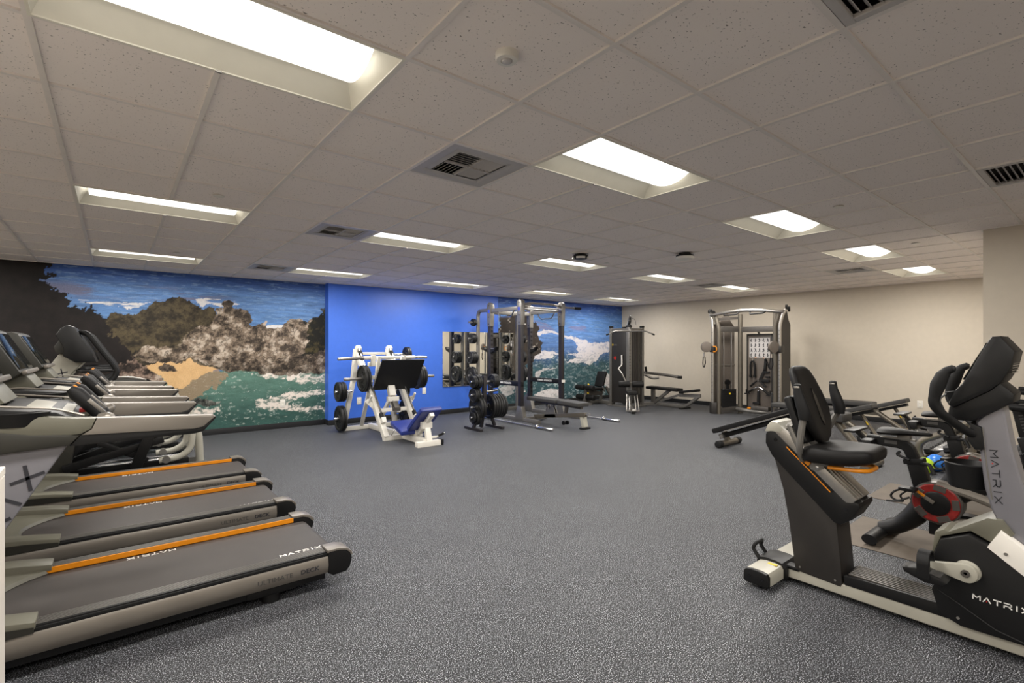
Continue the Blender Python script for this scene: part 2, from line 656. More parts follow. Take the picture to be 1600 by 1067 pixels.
for n, (d, x0, x1, y0, y1) in enumerate(cells):
    w, h = x1 - x0, y1 - y0
    if w < 0.03 or h < 0.03:
        continue
    if n < 298 and d < 99:
        k = (round(w, 3), round(h, 3))
        if k not in tile_cache:
            tile_cache[k] = mesh_of('ceiling_tile', MB().box((0, 0, 0), (w - 0.006, h - 0.006, 0.016), None, 0.002, 1), 'tile')
        o = bpy.data.objects.new('ceiling_tile', tile_cache[k])
        C.objects.link(o)
        o.parent = ceil
        o.location = ((x0 + x1) / 2, (y0 + y1) / 2, CEIL + 0.008 + 0.006)
    else:
        rest.bx(x0 + 0.003, x1 - 0.003, y0 + 0.003, y1 - 0.003, CEIL + 0.006, CEIL + 0.022)
part(ceil, 'far_ceiling_tiles', 'tile', rest, kind='stuff')

TROFF = None
def troffer(i, j, label, group='recessed ceiling lights'):
    x, y = gx(i + 1), gy(j + 0.5)
    t = thing('ceiling_light', label, 'light', (x, y, CEIL), group)
    build_troffer(t)
    return t
def build_troffer(t):
    c = t.location
    hx, hy = 0.595, 0.29
    fr = MB()
    for a, b, e, f in ((-hx - .012, hx + .012, -hy - .012, -hy), (-hx - .012, hx + .012, hy, hy + .012), (-hx - .012, -hx, -hy, hy), (hx, hx + .012, -hy, hy)):
        fr.bx(c.x + a, c.x + b, c.y + e, c.y + f, c.z - 0.006, c.z + 0.01)
    part(t, 'frame', 'fixture_white', fr)
    mb = MB()
    rings = []
    for s in range(7):
        u = s / 6
        k = math.sin(u * math.pi / 2)
        px, py, pz = hx - 0.07 * u, hy - 0.125 * u, 0.078 * k
        rings.append([mb.bm.verts.new((c.x + a * px, c.y + b * py, c.z + pz)) for a, b in ((-1, -1), (1, -1), (1, 1), (-1, 1))])
    for A, B in zip(rings, rings[1:]):
        for q in range(4):
            mb.bm.faces.new([A[q], B[q], B[(q + 1) % 4], A[(q + 1) % 4]])
    mb.bm.faces.new(rings[-1])
    part(t, 'reflector', 'fixture_white', mb, ang=25)
    ln = MB()
    prof = []
    for s in range(9):
        a = -1 + 2 * s / 8
        prof.append((c.y + a * 0.172, c.z + 0.074 - 0.056 * (1 - a * a)))
    ln.prism(prof, 'x', c.x - 0.522, c.x + 0.522)
    part(t, 'lens', 'lens', ln)
    part(t, 'latch', 'steel_grey', MB().bx(c.x - 0.012, c.x + 0.012, c.y + hy - 0.004, c.y + hy + 0.008, c.z - 0.012, c.z - 0.004))
    lo = bpy.data.objects.new('lamp', LD)
    C.objects.link(lo)
    lo.parent = t
    lo.location = (0, 0, -0.004)
LD = bpy.data.lights.new('troffer_light', 'AREA')
LD.shape = 'RECTANGLE'
LD.size, LD.size_y = 1.15, 0.5
LD.energy = LAMP
LD.color = (1.0, 0.957, 0.895)
LD.spread = R(180)
rows = {-1: 'nearest row', 4: 'middle row', 9: 'far row by the murals'}
nth = ['first', 'second', 'third', 'fourth', 'fifth']
first = None
for j in (-1, 4, 9):
    for n, i in enumerate((-2, 2, 6, 10, 14)):
        lab = 'recessed ceiling light, %s from left in the %s' % (nth[n], rows[j])
        if (i, j) == (-2, -1):
            lab = 'largest recessed ceiling light, cut by the top edge above the treadmills'
        elif (i, j) == (2, -1):
            lab = 'large recessed ceiling light right of the square vent with louvers'
        if first is None:
            first = troffer(i, j, lab)
        else:
            dup(first, (gx(i + 1), gy(j + 0.5), CEIL), lab)
for (i, j), lab in zip(EXTRA, ('out of frame left of the nearest row', 'out of frame left of the middle row', 'out of frame left of the far row', 'behind the camera at the far left', 'behind the camera at the left', 'behind the camera at the right')):
    dup(first, (gx(i + 1), gy(j + 0.5), CEIL), 'added unseen ceiling light ' + lab)

def diffuser(x, y, label):
    t = thing('air_vent', label, 'vent', (x, y, CEIL), 'square ceiling air vents')
    h, k = 0.296, 0.185
    z = CEIL
    pl = MB()
    rings = []
    for a, dz in ((h, 0.0), (h - 0.06, 0.0), (k + 0.03, 0.012), (k, 0.004)):
        rings.append([pl.bm.verts.new((x + p * a, y + q * a, z + dz)) for p, q in ((-1, -1), (1, -1), (1, 1), (-1, 1))])
    for A, B in zip(rings, rings[1:]):
        for q in range(4):
            pl.bm.faces.new([A[q], B[q], B[(q + 1) % 4], A[(q + 1) % 4]])
    part(t, 'face_plate', 'vent_grey', pl)
    part(t, 'duct', 'vent_dark', MB().bx(x - k, x + k, y - k, y + k, z + 0.05, z + 0.06))
    # four quadrants of sloping louvers
    for qx, qy, ax in ((-1, -1, 'x'), (1, -1, 'y'), (1, 1, 'x'), (-1, 1, 'y')):
        for s in range(6):
            o = 0.012 + s * 0.03
            mb = MB()
            if ax == 'x':
                mb.box((x + qx * k / 2, y + qy * o, z + 0.012), (k - 0.008, 0.022, 0.002), Matrix.Rotation(R(-38 * qy), 4, 'X'))
            else:
                mb.box((x + qx * o, y + qy * k / 2, z + 0.012), (0.022, k - 0.008, 0.002), Matrix.Rotation(R(38 * qx), 4, 'Y'))
            part(t, 'louver', 'vent_grey', mb)
    part(t, 'divider', 'vent_grey', MB().bx(x - k, x + k, y - 0.003, y + 0.003, z - 0.002, z + 0.02).bx(x - 0.003, x + 0.003, y - k, y + k, z - 0.002, z + 0.02))
    return t
vl = ['square louvered ceiling vent left of the large ceiling light', 'square ceiling vent touching the second light of the middle row', 'square ceiling vent nearest the cove mural',
      'square ceiling vent between the last two lights of the nearest row', 'square ceiling vent beside the last light of the middle row']
v0 = None
for (i, j), lab in zip(VENTS, vl):
    p = (gx(i + 0.5), gy(j + 0.5), CEIL)
    v0 = diffuser(p[0], p[1], lab) if v0 is None else (dup(v0, p, lab) and v0)

def ret_grille(x, y, label):
    t = thing('return_grille', label, 'vent', (x, y, CEIL), 'slatted return air grilles')
    h = 0.29
    z = CEIL
    fr = MB()
    w = 0.035
    for a, b, e, f in ((-h, h, -h, -h + w), (-h, h, h - w, h), (-h, -h + w, -h + w, h - w), (h - w, h, -h + w, h - w)):
        fr.bx(x + a, x + b, y + e, y + f, z - 0.006, z + 0.012, 0.002, 1)
    part(t, 'frame', 'vent_grey', fr)
    part(t, 'duct', 'vent_dark', MB().bx(x - h, x + h, y - h, y + h, z + 0.06, z + 0.07))
    n = 15
    for s in range(n):
        yy = y - h + w + (s + 0.5) * (2 * h - 2 * w) / n
        part(t, 'slat', 'vent_grey', MB().box((x, yy, z + 0.012), (2 * h - 2 * w, 0.026, 0.002), Matrix.Rotation(R(48), 4, 'X')))
    return t
r0 = ret_grille(gx(1.5), gy(-3.5), 'slatted ceiling grille cut by the top edge of the frame')
dup(r0, (gx(6.5), gy(-3.5), CEIL), 'slatted ceiling grille at the right edge, over the near wall')

# small ceiling devices
x, y = 1.279, 1.638
t = thing('motion_sensor', 'round white motion sensor with grey lens on a ceiling tile', 'sensor', (x, y, CEIL))
part(t, 'housing', 'plastic_white', MB().lathe([(0, 0.049), (0.022, 0.049), (0.03, 0.044), (0.032, 0.026), (0.028, 0.024)], (x, y, CEIL + 0.006), (0, 0, -1), 28))
part(t, 'sensor_lens', 'vent_grey', MB().lathe([(0, 0.023), (0.008, 0.02), (0.012, 0.012), (0.013, 0)], (x, y, CEIL - 0.022), (0, 0, -1), 20))
x, y = 4.746, 4.515
t = thing('ceiling_speaker', 'round black ceiling device with a segmented white ring', 'speaker', (x, y, CEIL))
part(t, 'base_plate', 'ceiling_grid', MB().cyl((x, y, CEIL + 0.006), (x, y, CEIL - 0.012), 0.105, n=28))
part(t, 'body', 'black_plastic', MB().lathe([(0, 0.07), (0.015, 0.08), (0.025, 0.102), (0.055, 0.102), (0.065, 0.085), (0.065, 0.0)], (x, y, CEIL - 0.008), (0, 0, -1), 28))
seg = MB()
for k in range(4):
    a0 = R(45 + 90 * k - 33)
    pts = [(x + 0.101 * math.cos(a0 + R(66) * s / 6), y + 0.101 * math.sin(a0 + R(66) * s / 6), CEIL - 0.062) for s in range(7)]
    seg.rtube(pts, 0.014, 0.026)
part(t, 'white_ring', 'plastic_white', seg)
x, y = 5.811, 3.666
t = thing('ceiling_camera', 'flat white disc on a black mount under the ceiling', 'camera', (x, y, CEIL))
part(t, 'mount', 'black_plastic', MB().lathe([(0, 0.075), (0.02, 0.075), (0.03, 0.11), (0.05, 0.115)], (x, y, CEIL + 0.006), (0, 0, -1), 24))
part(t, 'disc', 'plastic_white', MB().lathe([(0, 0.116), (0.012, 0.118), (0.03, 0.105), (0.036, 0)], (x, y, CEIL - 0.044), (0, 0, -1), 28))
spr = [(4.919, 1.61, 'round white sprinkler cap above the second light of the nearest row'), (7.362, 1.609, 'round sprinkler cap right of the last but one near light'),
       (10.332, 1.611, 'farthest right round sprinkler cap near the corner column'), (0.653, 4.615, 'round sprinkler cap above the long light over the treadmills'),
       (5.588, 4.794, 'small round sprinkler cap beside the third light of the middle row'), (0.62, 7.75, 'round sprinkler cap between the two left rear lights')]
sm = None
for x, y, lab in spr:
    t = thing('sprinkler_cap', lab, 'sprinkler', (x, y, CEIL), 'round sprinkler caps')
    part(t, 'cover', 'plastic_white', MB().lathe([(0, 0.02), (0.006, 0.02), (0.007, 0.042), (0.011, 0.04), (0.012, 0)], (x, y, CEIL + 0.006), (0, 0, -1), 18))

# ------------------------------------------------------------------ printed murals (flat prints on the wall)
ML={
 'tree':[(-2.82,2.58),(-0.68,2.72),(-0.82,2.62),(-0.72,2.52),(-0.8,2.45),(-0.61,2.35),(-0.65,2.3),(-0.46,2.2),(-0.53,2.13),(-0.37,2.05),(-0.33,2.16),(-0.28,2.05),(-0.2,2.01),(-0.14,1.92),(-0.08,1.72),(0.11,1.49),(0.22,1.33),(0.01,1.2),(-0.33,1.09),(-2.82,1.05)],
 'lrocks':[(-0.21,1.75),(-0.04,1.59),(0.16,1.43),(0.37,1.19),(0.54,0.99),(0.62,0.89),(-0.14,0.83),(-0.61,0.97),(-0.87,1.46),(-0.83,1.76),(-0.61,1.89),(-0.38,1.9)],
 'hill':[(-0.21,1.87),(-0.06,2.04),(0.11,2.04),(0.37,2.1),(0.54,2.23),(0.73,2.34),(0.87,2.33),(1.02,2.24),(1.17,2.14),(1.26,2.17),(1.33,2.1),(1.32,1.88),(0.93,1.73),(0.79,1.54),(0.65,1.56),(0.48,1.49),(0.37,1.54),(0.16,1.43),(-0.04,1.56)],
 'rock':[(0.22,1.39),(0.35,1.54),(0.54,1.49),(0.65,1.57),(0.82,1.49),(0.93,1.7),(1.11,1.86),(1.29,1.9),(1.35,2.13),(1.46,2.21),(1.48,2.3),(1.6,2.31),(1.65,2.2),(1.8,2.14),(1.9,2.01),(1.85,1.87),(2.13,1.94),(2.15,1.81),(2.38,1.84),(2.47,1.98),(2.71,2.01),(2.86,1.99),(2.97,2.11),(3.41,2.23),(3.41,1.0),(2.94,1.03),(2.56,0.94),(2.2,1.0),(1.86,1.09),(1.54,1.04),(1.29,1.17),(1.11,1.28),(0.93,1.3),(0.7,1.24),(0.48,1.23)],
 'bush':[(2.82,1.92),(2.9,2.05),(3.05,2.07),(3.17,2.24),(3.41,2.31),(3.41,1.41),(3.17,1.45),(2.94,1.35),(2.76,1.37),(2.86,1.61)],
 'sand':[(0.35,1.18),(0.59,1.23),(0.97,1.28),(1.26,1.15),(1.38,1.06),(1.11,0.98),(0.9,0.84),(0.65,0.88),(0.48,1.06)],
 'wet':[(0.9,0.98),(1.11,1.05),(1.47,1.06),(1.54,0.95),(1.29,0.78),(1.02,0.62),(0.76,0.71),(0.7,0.88)],
 'srock':[(0.54,1.14),(0.62,1.22),(0.76,1.2),(0.83,1.08),(0.73,1.06),(0.59,1.08)],
 'cove':[(0.65,0.88),(0.93,0.91),(1.35,1.06),(1.54,1.02),(1.86,1.05),(3.41,1.0),(3.41,-0.27),(-2.82,-0.06),(-2.82,0.68),(0.37,0.73)],
 'foam1':[(1.9,1.02),(2.2,1.06),(2.56,0.94),(2.94,1.01),(3.41,0.98),(3.41,0.79),(2.94,0.82),(2.42,0.88),(2.06,0.91)],
 'foam2':[(1.96,0.36),(2.03,0.5),(2.38,0.61),(2.67,0.67),(3.41,0.69),(3.41,0.59),(2.86,0.54),(2.56,0.44),(2.94,0.34),(3.41,0.26),(3.41,0.2),(2.56,0.29)],
 'foam3':[(0.87,0.39),(1.05,0.46),(1.41,0.44),(1.35,0.32),(1.23,0.08),(1.02,0.07)],
 'crock':[(0.97,0.63),(1.11,0.65),(1.23,0.59),(1.46,0.52),(1.35,0.49),(1.05,0.52)],
 'f4':[(-0.49,2.21),(-0.19,2.21),(0.22,2.19),(0.37,2.19),(0.59,2.23),(0.11,2.09),(0.01,2.14),(-0.33,2.16)],
 'f5':[(0.97,2.31),(1.23,2.33),(1.63,2.31),(1.73,2.25),(1.47,2.19),(1.23,2.23),(1.11,2.17)],
 'f6':[(2.13,1.88),(2.45,1.91),(2.43,1.82),(2.15,1.8)],
}
MR={
 'cliff':[(7.25,2.26),(7.79,2.32),(8.02,2.26),(8.36,2.14),(8.53,2.09),(8.63,2.0),(8.51,1.91),(8.58,1.76),(8.78,1.67),(8.68,1.5),(8.68,1.33),(8.45,1.25),(8.36,1.09),(7.79,0.96),(7.25,0.7)],
 'foamA':[(8.35,1.9),(8.81,1.93),(9.05,1.91),(9.24,1.87),(9.52,1.83),(9.81,1.8),(10.07,1.69),(10.52,1.63),(10.84,1.58),(10.96,1.63),(11.27,1.6),(11.73,1.56),(11.73,1.46),(11.39,1.36),(10.94,1.27),(10.87,1.15),(10.48,1.02),(10.21,1.07),(9.81,1.04),(9.52,1.1),(9.98,1.19),(10.01,1.26),(9.55,1.28),(10.07,1.35),(9.98,1.46),(10.07,1.56),(9.81,1.7),(9.52,1.77),(9.18,1.82),(8.81,1.86),(8.58,1.83)],
 'foamB':[(8.35,1.18),(8.64,1.42),(8.81,1.4),(9.24,1.35),(9.36,1.33),(9.05,1.29),(8.99,1.18),(8.64,1.19)],
 'foamC':[(8.45,0.28),(8.65,0.36),(8.96,0.4),(9.38,0.36),(9.38,0.07),(8.86,0.14)],
 'foamD':[(10.82,0.63),(11.13,0.7),(11.91,0.67),(11.91,0.16),(11.35,0.27),(11.0,0.5)],
 'foamE':[(8.36,0.76),(8.49,0.86),(8.81,0.94),(9.24,0.95),(8.81,0.87),(8.55,0.79),(8.52,0.69)],
 'foamF':[(7.29,0.52),(7.6,0.68),(7.79,0.53),(7.79,0.35),(7.38,0.34)],
}

def vnoise(x, y, seed):
    xi, yi = np.floor(x).astype(np.int64), np.floor(y).astype(np.int64)
    fx, fy = x - xi, y - yi
    fx, fy = fx * fx * (3 - 2 * fx), fy * fy * (3 - 2 * fy)
    def h(a, b):
        v = (a * 374761393 + b * 668265263 + seed * 1442695041) & 0xFFFFFFFF
        v = ((v ^ (v >> 13)) * 1274126177) & 0xFFFFFFFF
        return ((v ^ (v >> 16)) & 0xFFFF) / 65535.0
    return (h(xi, yi) * (1 - fx) + h(xi + 1, yi) * fx) * (1 - fy) + (h(xi, yi + 1) * (1 - fx) + h(xi + 1, yi + 1) * fx) * fy
def fbm(x, y, seed, o=5, g=0.55):
    v, a, s = 0, 1.0, 0
    for k in range(o):
        v = v + a * vnoise(x * 2 ** k + 17.3 * k, y * 2 ** k - 9.1 * k, seed + k)
        s += a
        a *= g
    return v / s
def inside(poly, x, y):
    r = np.zeros(x.shape, bool)
    n = len(poly)
    for k in range(n):
        (ax, ay), (bx, by) = poly[k], poly[(k + 1) % n]
        if ay == by:
            continue
        c = ((ay > y) != (by > y)) & (x < (bx - ax) * (y - ay) / (by - ay) + ax)
        r ^= c
    return r
def sstep(a, b, v):
    t = np.clip((v - a) / (b - a), 0, 1)
    return t * t * (3 - 2 * t)
def col(c):
    return np.array(lin(c))
def lerp(a, b, t):
    return a * (1 - t[..., None]) + b * t[..., None]

def mural(name, label, x0, x1, z0, z1, y, step, paint):
    nx, nz = int((x1 - x0) / step) + 1, int((z1 - z0) / step) + 1
    X, Z = np.meshgrid(np.linspace(x0, x1, nx), np.linspace(z0, z1, nz))
    rgb = np.clip(paint(X, Z), 0, 1)
    N = nx * nz
    co = np.zeros((N, 3))
    co[:, 0] = X.ravel()
    co[:, 2] = Z.ravel()
    me = bpy.data.meshes.new(name)
    a = (np.arange(nz - 1)[:, None] * nx + np.arange(nx - 1)[None]).ravel()
    f = np.stack([a, a + 1, a + nx + 1, a + nx], 1)
    me.vertices.add(N)
    me.vertices.foreach_set('co', co.ravel())
    me.loops.add(f.size)
    me.loops.foreach_set('vertex_index', f.ravel())
    me.polygons.add(len(f))
    me.polygons.foreach_set('loop_start', np.arange(len(f)) * 4)
    me.update()
    at = me.color_attributes.new('paint', 'FLOAT_COLOR', 'POINT')
    at.data.foreach_set('color', np.concatenate([rgb.reshape(-1, 3), np.ones((N, 1))], 1).ravel())
    me.materials.append(M['mural'])
    o = bpy.data.objects.new(name, me)
    C.objects.link(o)
    o.location = (0, y, 0)
    o['label'] = label
    o['category'] = 'mural'
    return o

def sea(X, Z, ztop, zlow, seed, top, mid, low):
    t = np.clip((ztop - Z) / (ztop - zlow), 0, 1)
    c = lerp(col(top), col(mid), sstep(0, 0.45, t))
    c = lerp(c, col(low), sstep(0.45, 1.0, t))
    w = fbm(X * 3.2 + 2 * Z, Z * 34, seed, 4, 0.7)
    c = c * (0.5 + 1.05 * w)[..., None]
    gl = sstep(0.60, 0.72, fbm(X * 6 + 3 * Z, Z * 55, seed + 5, 3, 0.7))
    return lerp(c, col((150, 180, 215)), gl * 0.35)
def rocks(X, Z, seed, dark, mid, light, hi=0.5):
    a = fbm(X * 7 + 2 * Z, Z * 8 - 2 * X, seed, 6, 0.7)
    b = np.abs(fbm(X * 10 - 5 * Z, Z * 9 + 4 * X, seed + 9, 4, 0.65) - 0.5) * 2
    c = lerp(col(dark), col(mid), sstep(0.34, 0.54, a))
    c = lerp(c, col(light), sstep(0.52, 0.68, a) * hi)
    return c * (0.35 + 0.65 * sstep(0.0, 0.16, b))[..., None]
def foamy(X, Z, seed, lo, hi):
    return sstep(lo, hi, fbm(X * 7, Z * 13, seed, 6, 0.75))

BACK = [(-0.3, 1.8), (0.2, 1.95), (1.0, 1.95), (1.3, 1.9), (3.4, 1.75), (3.4, 1.05), (2.5, 1.02), (1.6, 1.08), (1.25, 1.12), (0.9, 1.2), (0.4, 1.15), (0.3, 0.9), (-0.3, 0.9)]
def paint_left(X, Z):
    P = ML
    n1, n2 = fbm(X * 4, Z * 4, 3, 5, 0.65) - 0.5, fbm(X * 4 + 40, Z * 4, 4, 5, 0.65) - 0.5
    wx, wz = X + n1 * 0.22, Z + n2 * 0.22
    sx, sz = X + (fbm(X * 9, Z * 9, 31, 4, 0.7) - 0.5) * 0.32, Z + (fbm(X * 9 + 7, Z * 9, 32, 4, 0.7) - 0.5) * 0.2
    c = sea(X, Z, 2.7, 1.9, 11, (56, 84, 146), (94, 130, 182), (90, 128, 178))
    kelp = sstep(0.47, 0.62, fbm(X * 1.6, Z * 12, 21, 5, 0.6)) * sstep(2.2, 2.3, Z) * sstep(2.52, 2.38, Z) * sstep(1.9, 0.9, X)
    c = lerp(c, col((112, 112, 136)), kelp * 0.9)
    for k in ('f4', 'f5', 'f6'):
        m = inside(P[k], X + n1 * 0.4, Z + n2 * 0.06) * sstep(0.36, 0.5, fbm(X * 3, Z * 25, 8, 4, 0.6))
        c = lerp(c, col((222, 218, 214)), m * 0.9)
    # cove water
    q = sstep(1.05, 0.2, Z)
    w = lerp(col((88, 122, 110)), col((54, 86, 80)), q)
    w = w * (0.6 + 0.8 * fbm(X * 5, Z * 14, 44, 5, 0.7))[..., None]
    w = lerp(w, col((205, 214, 205)), foamy(X * 2.2, Z * 2.2, 45, 0.62, 0.72) * 0.6 * sstep(0.42, 0.6, fbm(X * 1.2, Z * 2, 46, 3)))
    below = Z < 1.08
    c = np.where(below[..., None], w, c)
    m = sstep(0.0, 1.0, inside(P['wet'], X + n1 * 0.5, Z + n2 * 0.4).astype(float))
    c = lerp(c, col((150, 124, 98)), m * 0.75)
    for k, seed in (('foam1', 51), ('foam2', 52), ('foam3', 53)):
        m = inside(P[k], X + n1 * 0.7, Z + n2 * 0.25)
        c = lerp(c, col((224, 214, 204)), m * (0.15 + 0.85 * foamy(X * 1.8, Z * 1.8, seed, 0.42, 0.54)))
    hl = fbm(X * 9, Z * 9, 61, 5, 0.7)
    h = lerp(col((38, 33, 26)), col((84, 74, 54)), sstep(0.3, 0.72, fbm(X * 11, Z * 11, 62, 6, 0.75)))
    back = rocks(X, Z, 67, (52, 46, 38), (104, 92, 74), (160, 148, 130), 0.5)
    c = np.where(inside(BACK, X + n1 * 0.1, Z + n2 * 0.1)[..., None], back, c)
    c = np.where(inside(P['hill'], wx, wz)[..., None], h, c)
    rk = rocks(X, Z, 71, (66, 57, 49), (132, 116, 100), (196, 182, 166), 0.85)
    rk = rk * (0.55 + 0.45 * sstep(1.0, 1.45, Z + n1 * 0.5))[..., None]
    c = np.where(inside(P['rock'], wx, wz)[..., None], rk, c)
    c = np.where(inside(P['bush'], sx, sz)[..., None], lerp(col((24, 24, 18)), col((72, 64, 40)), sstep(0.45, 0.7, hl)), c)
    sd = lerp(col((196, 158, 110)), col((214, 178, 130)), fbm(X * 12, Z * 12, 81, 3))
    c = np.where(inside(P['sand'], wx, wz)[..., None], sd, c)
    c = np.where(inside(P['srock'], wx, wz)[..., None], rocks(X, Z, 83, (32, 28, 26), (84, 72, 62), (140, 126, 112)), c)
    c = np.where(inside(P['crock'], wx, wz)[..., None], rocks(X, Z, 84, (34, 38, 38), (90, 92, 86), (190, 190, 182)), c)
    lr = rocks(X, Z, 91, (52, 44, 40), (128, 108, 96), (188, 172, 158), 0.8)
    shade = sstep(-0.45, 0.35, X + 0.55 * (1.3 - Z) + n1 * 0.7)
    lr = lerp(lerp(col((22, 19, 18)), col((120, 78, 60)), sstep(0.62, 0.72, fbm(X * 8, Z * 8, 93, 5, 0.6)) * 0.8), lr, shade)
    c = np.where(inside(P['lrocks'], wx, wz)[..., None], lr, c)
    tr = lerp(col((14, 12, 12)), col((36, 30, 29)), fbm(X * 10, Z * 10, 95, 4))
    c = np.where((inside(P['tree'], sx, sz) | (X < -0.95 + n1))[..., None], tr, c)
    return c
def paint_right(X, Z):
    P = MR
    n1, n2 = fbm(X * 4, Z * 4, 103, 5, 0.65) - 0.5, fbm(X * 4 + 40, Z * 4, 104, 5, 0.65) - 0.5
    c = sea(X, Z, 2.72, 1.5, 111, (52, 80, 152), (96, 138, 198), (90, 126, 184))
    pk = sstep(0.55, 0.68, fbm(X * 1.3, Z * 10 + X * 2, 121, 4, 0.6)) * sstep(1.9, 2.0, Z) * sstep(2.25, 2.1, Z)
    c = lerp(c, col((128, 124, 160)), pk * 0.7)
    t = sstep(1.75, 1.1, Z + n2 * 0.3)
    lo = lerp(col((62, 90, 134)), col((54, 84, 90)), sstep(1.45, 0.9, Z + n1 * 0.4))
    lo = lo * (0.55 + 0.9 * fbm(X * 4 + Z * 3, Z * 16, 113, 5, 0.65))[..., None]
    c = lerp(c, lo, t)
    spk = foamy(X * 1.8, Z * 1.8, 141, 0.52, 0.64) * sstep(1.55, 1.2, Z) * (0.3 + 0.7 * sstep(0.42, 0.6, fbm(X * 1.5, Z * 2.2, 142, 3)))
    c = lerp(c, col((196, 208, 210)), spk * 0.75)
    for k, s in (('foamA', 151), ('foamB', 152), ('foamC', 153), ('foamD', 154), ('foamE', 155), ('foamF', 156)):
        m = inside(P[k], X + n1 * 0.35, Z + n2 * 0.16)
        c = lerp(c, col((232, 224, 222)), m * (0.55 + 0.45 * foamy(X, Z, s, 0.36, 0.48)) * (0.8 if k < 'foamE' else 0.6))
    cl = lerp(col((40, 35, 32)), col((66, 58, 51)), fbm(X * 9, Z * 9, 161, 4))
    cl = lerp(cl, col((190, 180, 170)), sstep(0.66, 0.74, fbm(X * 7, Z * 9, 163, 5, 0.65)) * 0.8)
    c = np.where(inside(P['cliff'], X + n1 * 0.3, Z + n2 * 0.3)[..., None], cl, c)
    return c
MURAL_GAIN = 1.0
mural('wall_mural', 'wall mural of a rocky cove with beach, turquoise water and dark trees', XL + 0.01, XB0 - 0.002, 0.1, 2.716, YB - 0.004, 0.0095, lambda X, Z: paint_left(X, Z) * MURAL_GAIN)
mural('wall_mural', 'wall mural of blue sea with white surf and a dark cliff, behind the power rack', XB1, XR - 0.002, 0.1, 2.716, YM - 0.004, 0.0125, lambda X, Z: paint_right(X, Z) * MURAL_GAIN)

# ------------------------------------------------------------------ wall fittings
def outlet(loc, nrm, label):
    t = thing('wall_outlet', label, 'outlet', loc, 'wall outlets')
    n = Vector(nrm)
    sd = Vector((-n.y, n.x, 0))
    m = rot3(sd, n, (0, 0, 1))
    L = Vector(loc)
    part(t, 'cover_plate', 'plastic_white', MB().box(L + n * 0.004, (0.09, 0.008, 0.14), m, 0.003))
    for dz in (-0.026, 0.026):
        part(t, 'socket', 'fixture_white', MB().box(L + n * 0.009 + Vector((0, 0, dz)), (0.034, 0.004, 0.03), m, 0.003))
outlet((3.785, YM, 0.43), (0, -1, 0), 'white outlet on the blue wall behind the leg press')
outlet((5.235, YM, 0.55), (0, -1, 0), 'white outlet on the blue wall right of the leg press')
outlet((2.415, YB - 0.004, 0.455), (0, -1, 0), 'white outlet on the foam of the cove mural')
outlet((XR, 6.37, 0.40), (-1, 0, 0), 'white outlet on the beige wall left of the functional trainer')
outlet((XR, 2.535, 0.415), (-1, 0, 0), 'white outlet on the beige wall behind the benches')
t = thing('wall_mirror', 'frameless rectangular mirror on the blue wall behind the power rack', 'mirror', (6.75, YM, 0.62))
part(t, 'glass', 'mirror', MB().bx(5.69, 7.83, YM - 0.014, YM - 0.006, 0.62, 1.845, 0.002, 1))
part(t, 'backing', 'black_plastic', MB().bx(5.695, 7.825, YM - 0.006, YM, 0.625, 1.84))
part(t, 'bottom_channel', 'chrome', MB().bx(5.69, 7.83, YM - 0.018, YM, 0.608, 0.622))
# white cabinet whose edge shows at the lower left
t = thing('side_cabinet', 'white cabinet edge standing in front of the nearest treadmill', 'cabinet', (-0.75, 1.72, 0))
part(t, 'carcass', 'cabinet_white', MB().bx(-1.31, -0.312, 1.45, 2.545, 0.06, 1.04, 0.003, 1).bx(-1.29, -0.35, 1.47, 2.515, 0, 0.06))
part(t, 'top', 'cabinet_white', MB().bx(-1.32, -0.311, 1.44, 2.546, 1.04, 1.07, 0.003, 1))

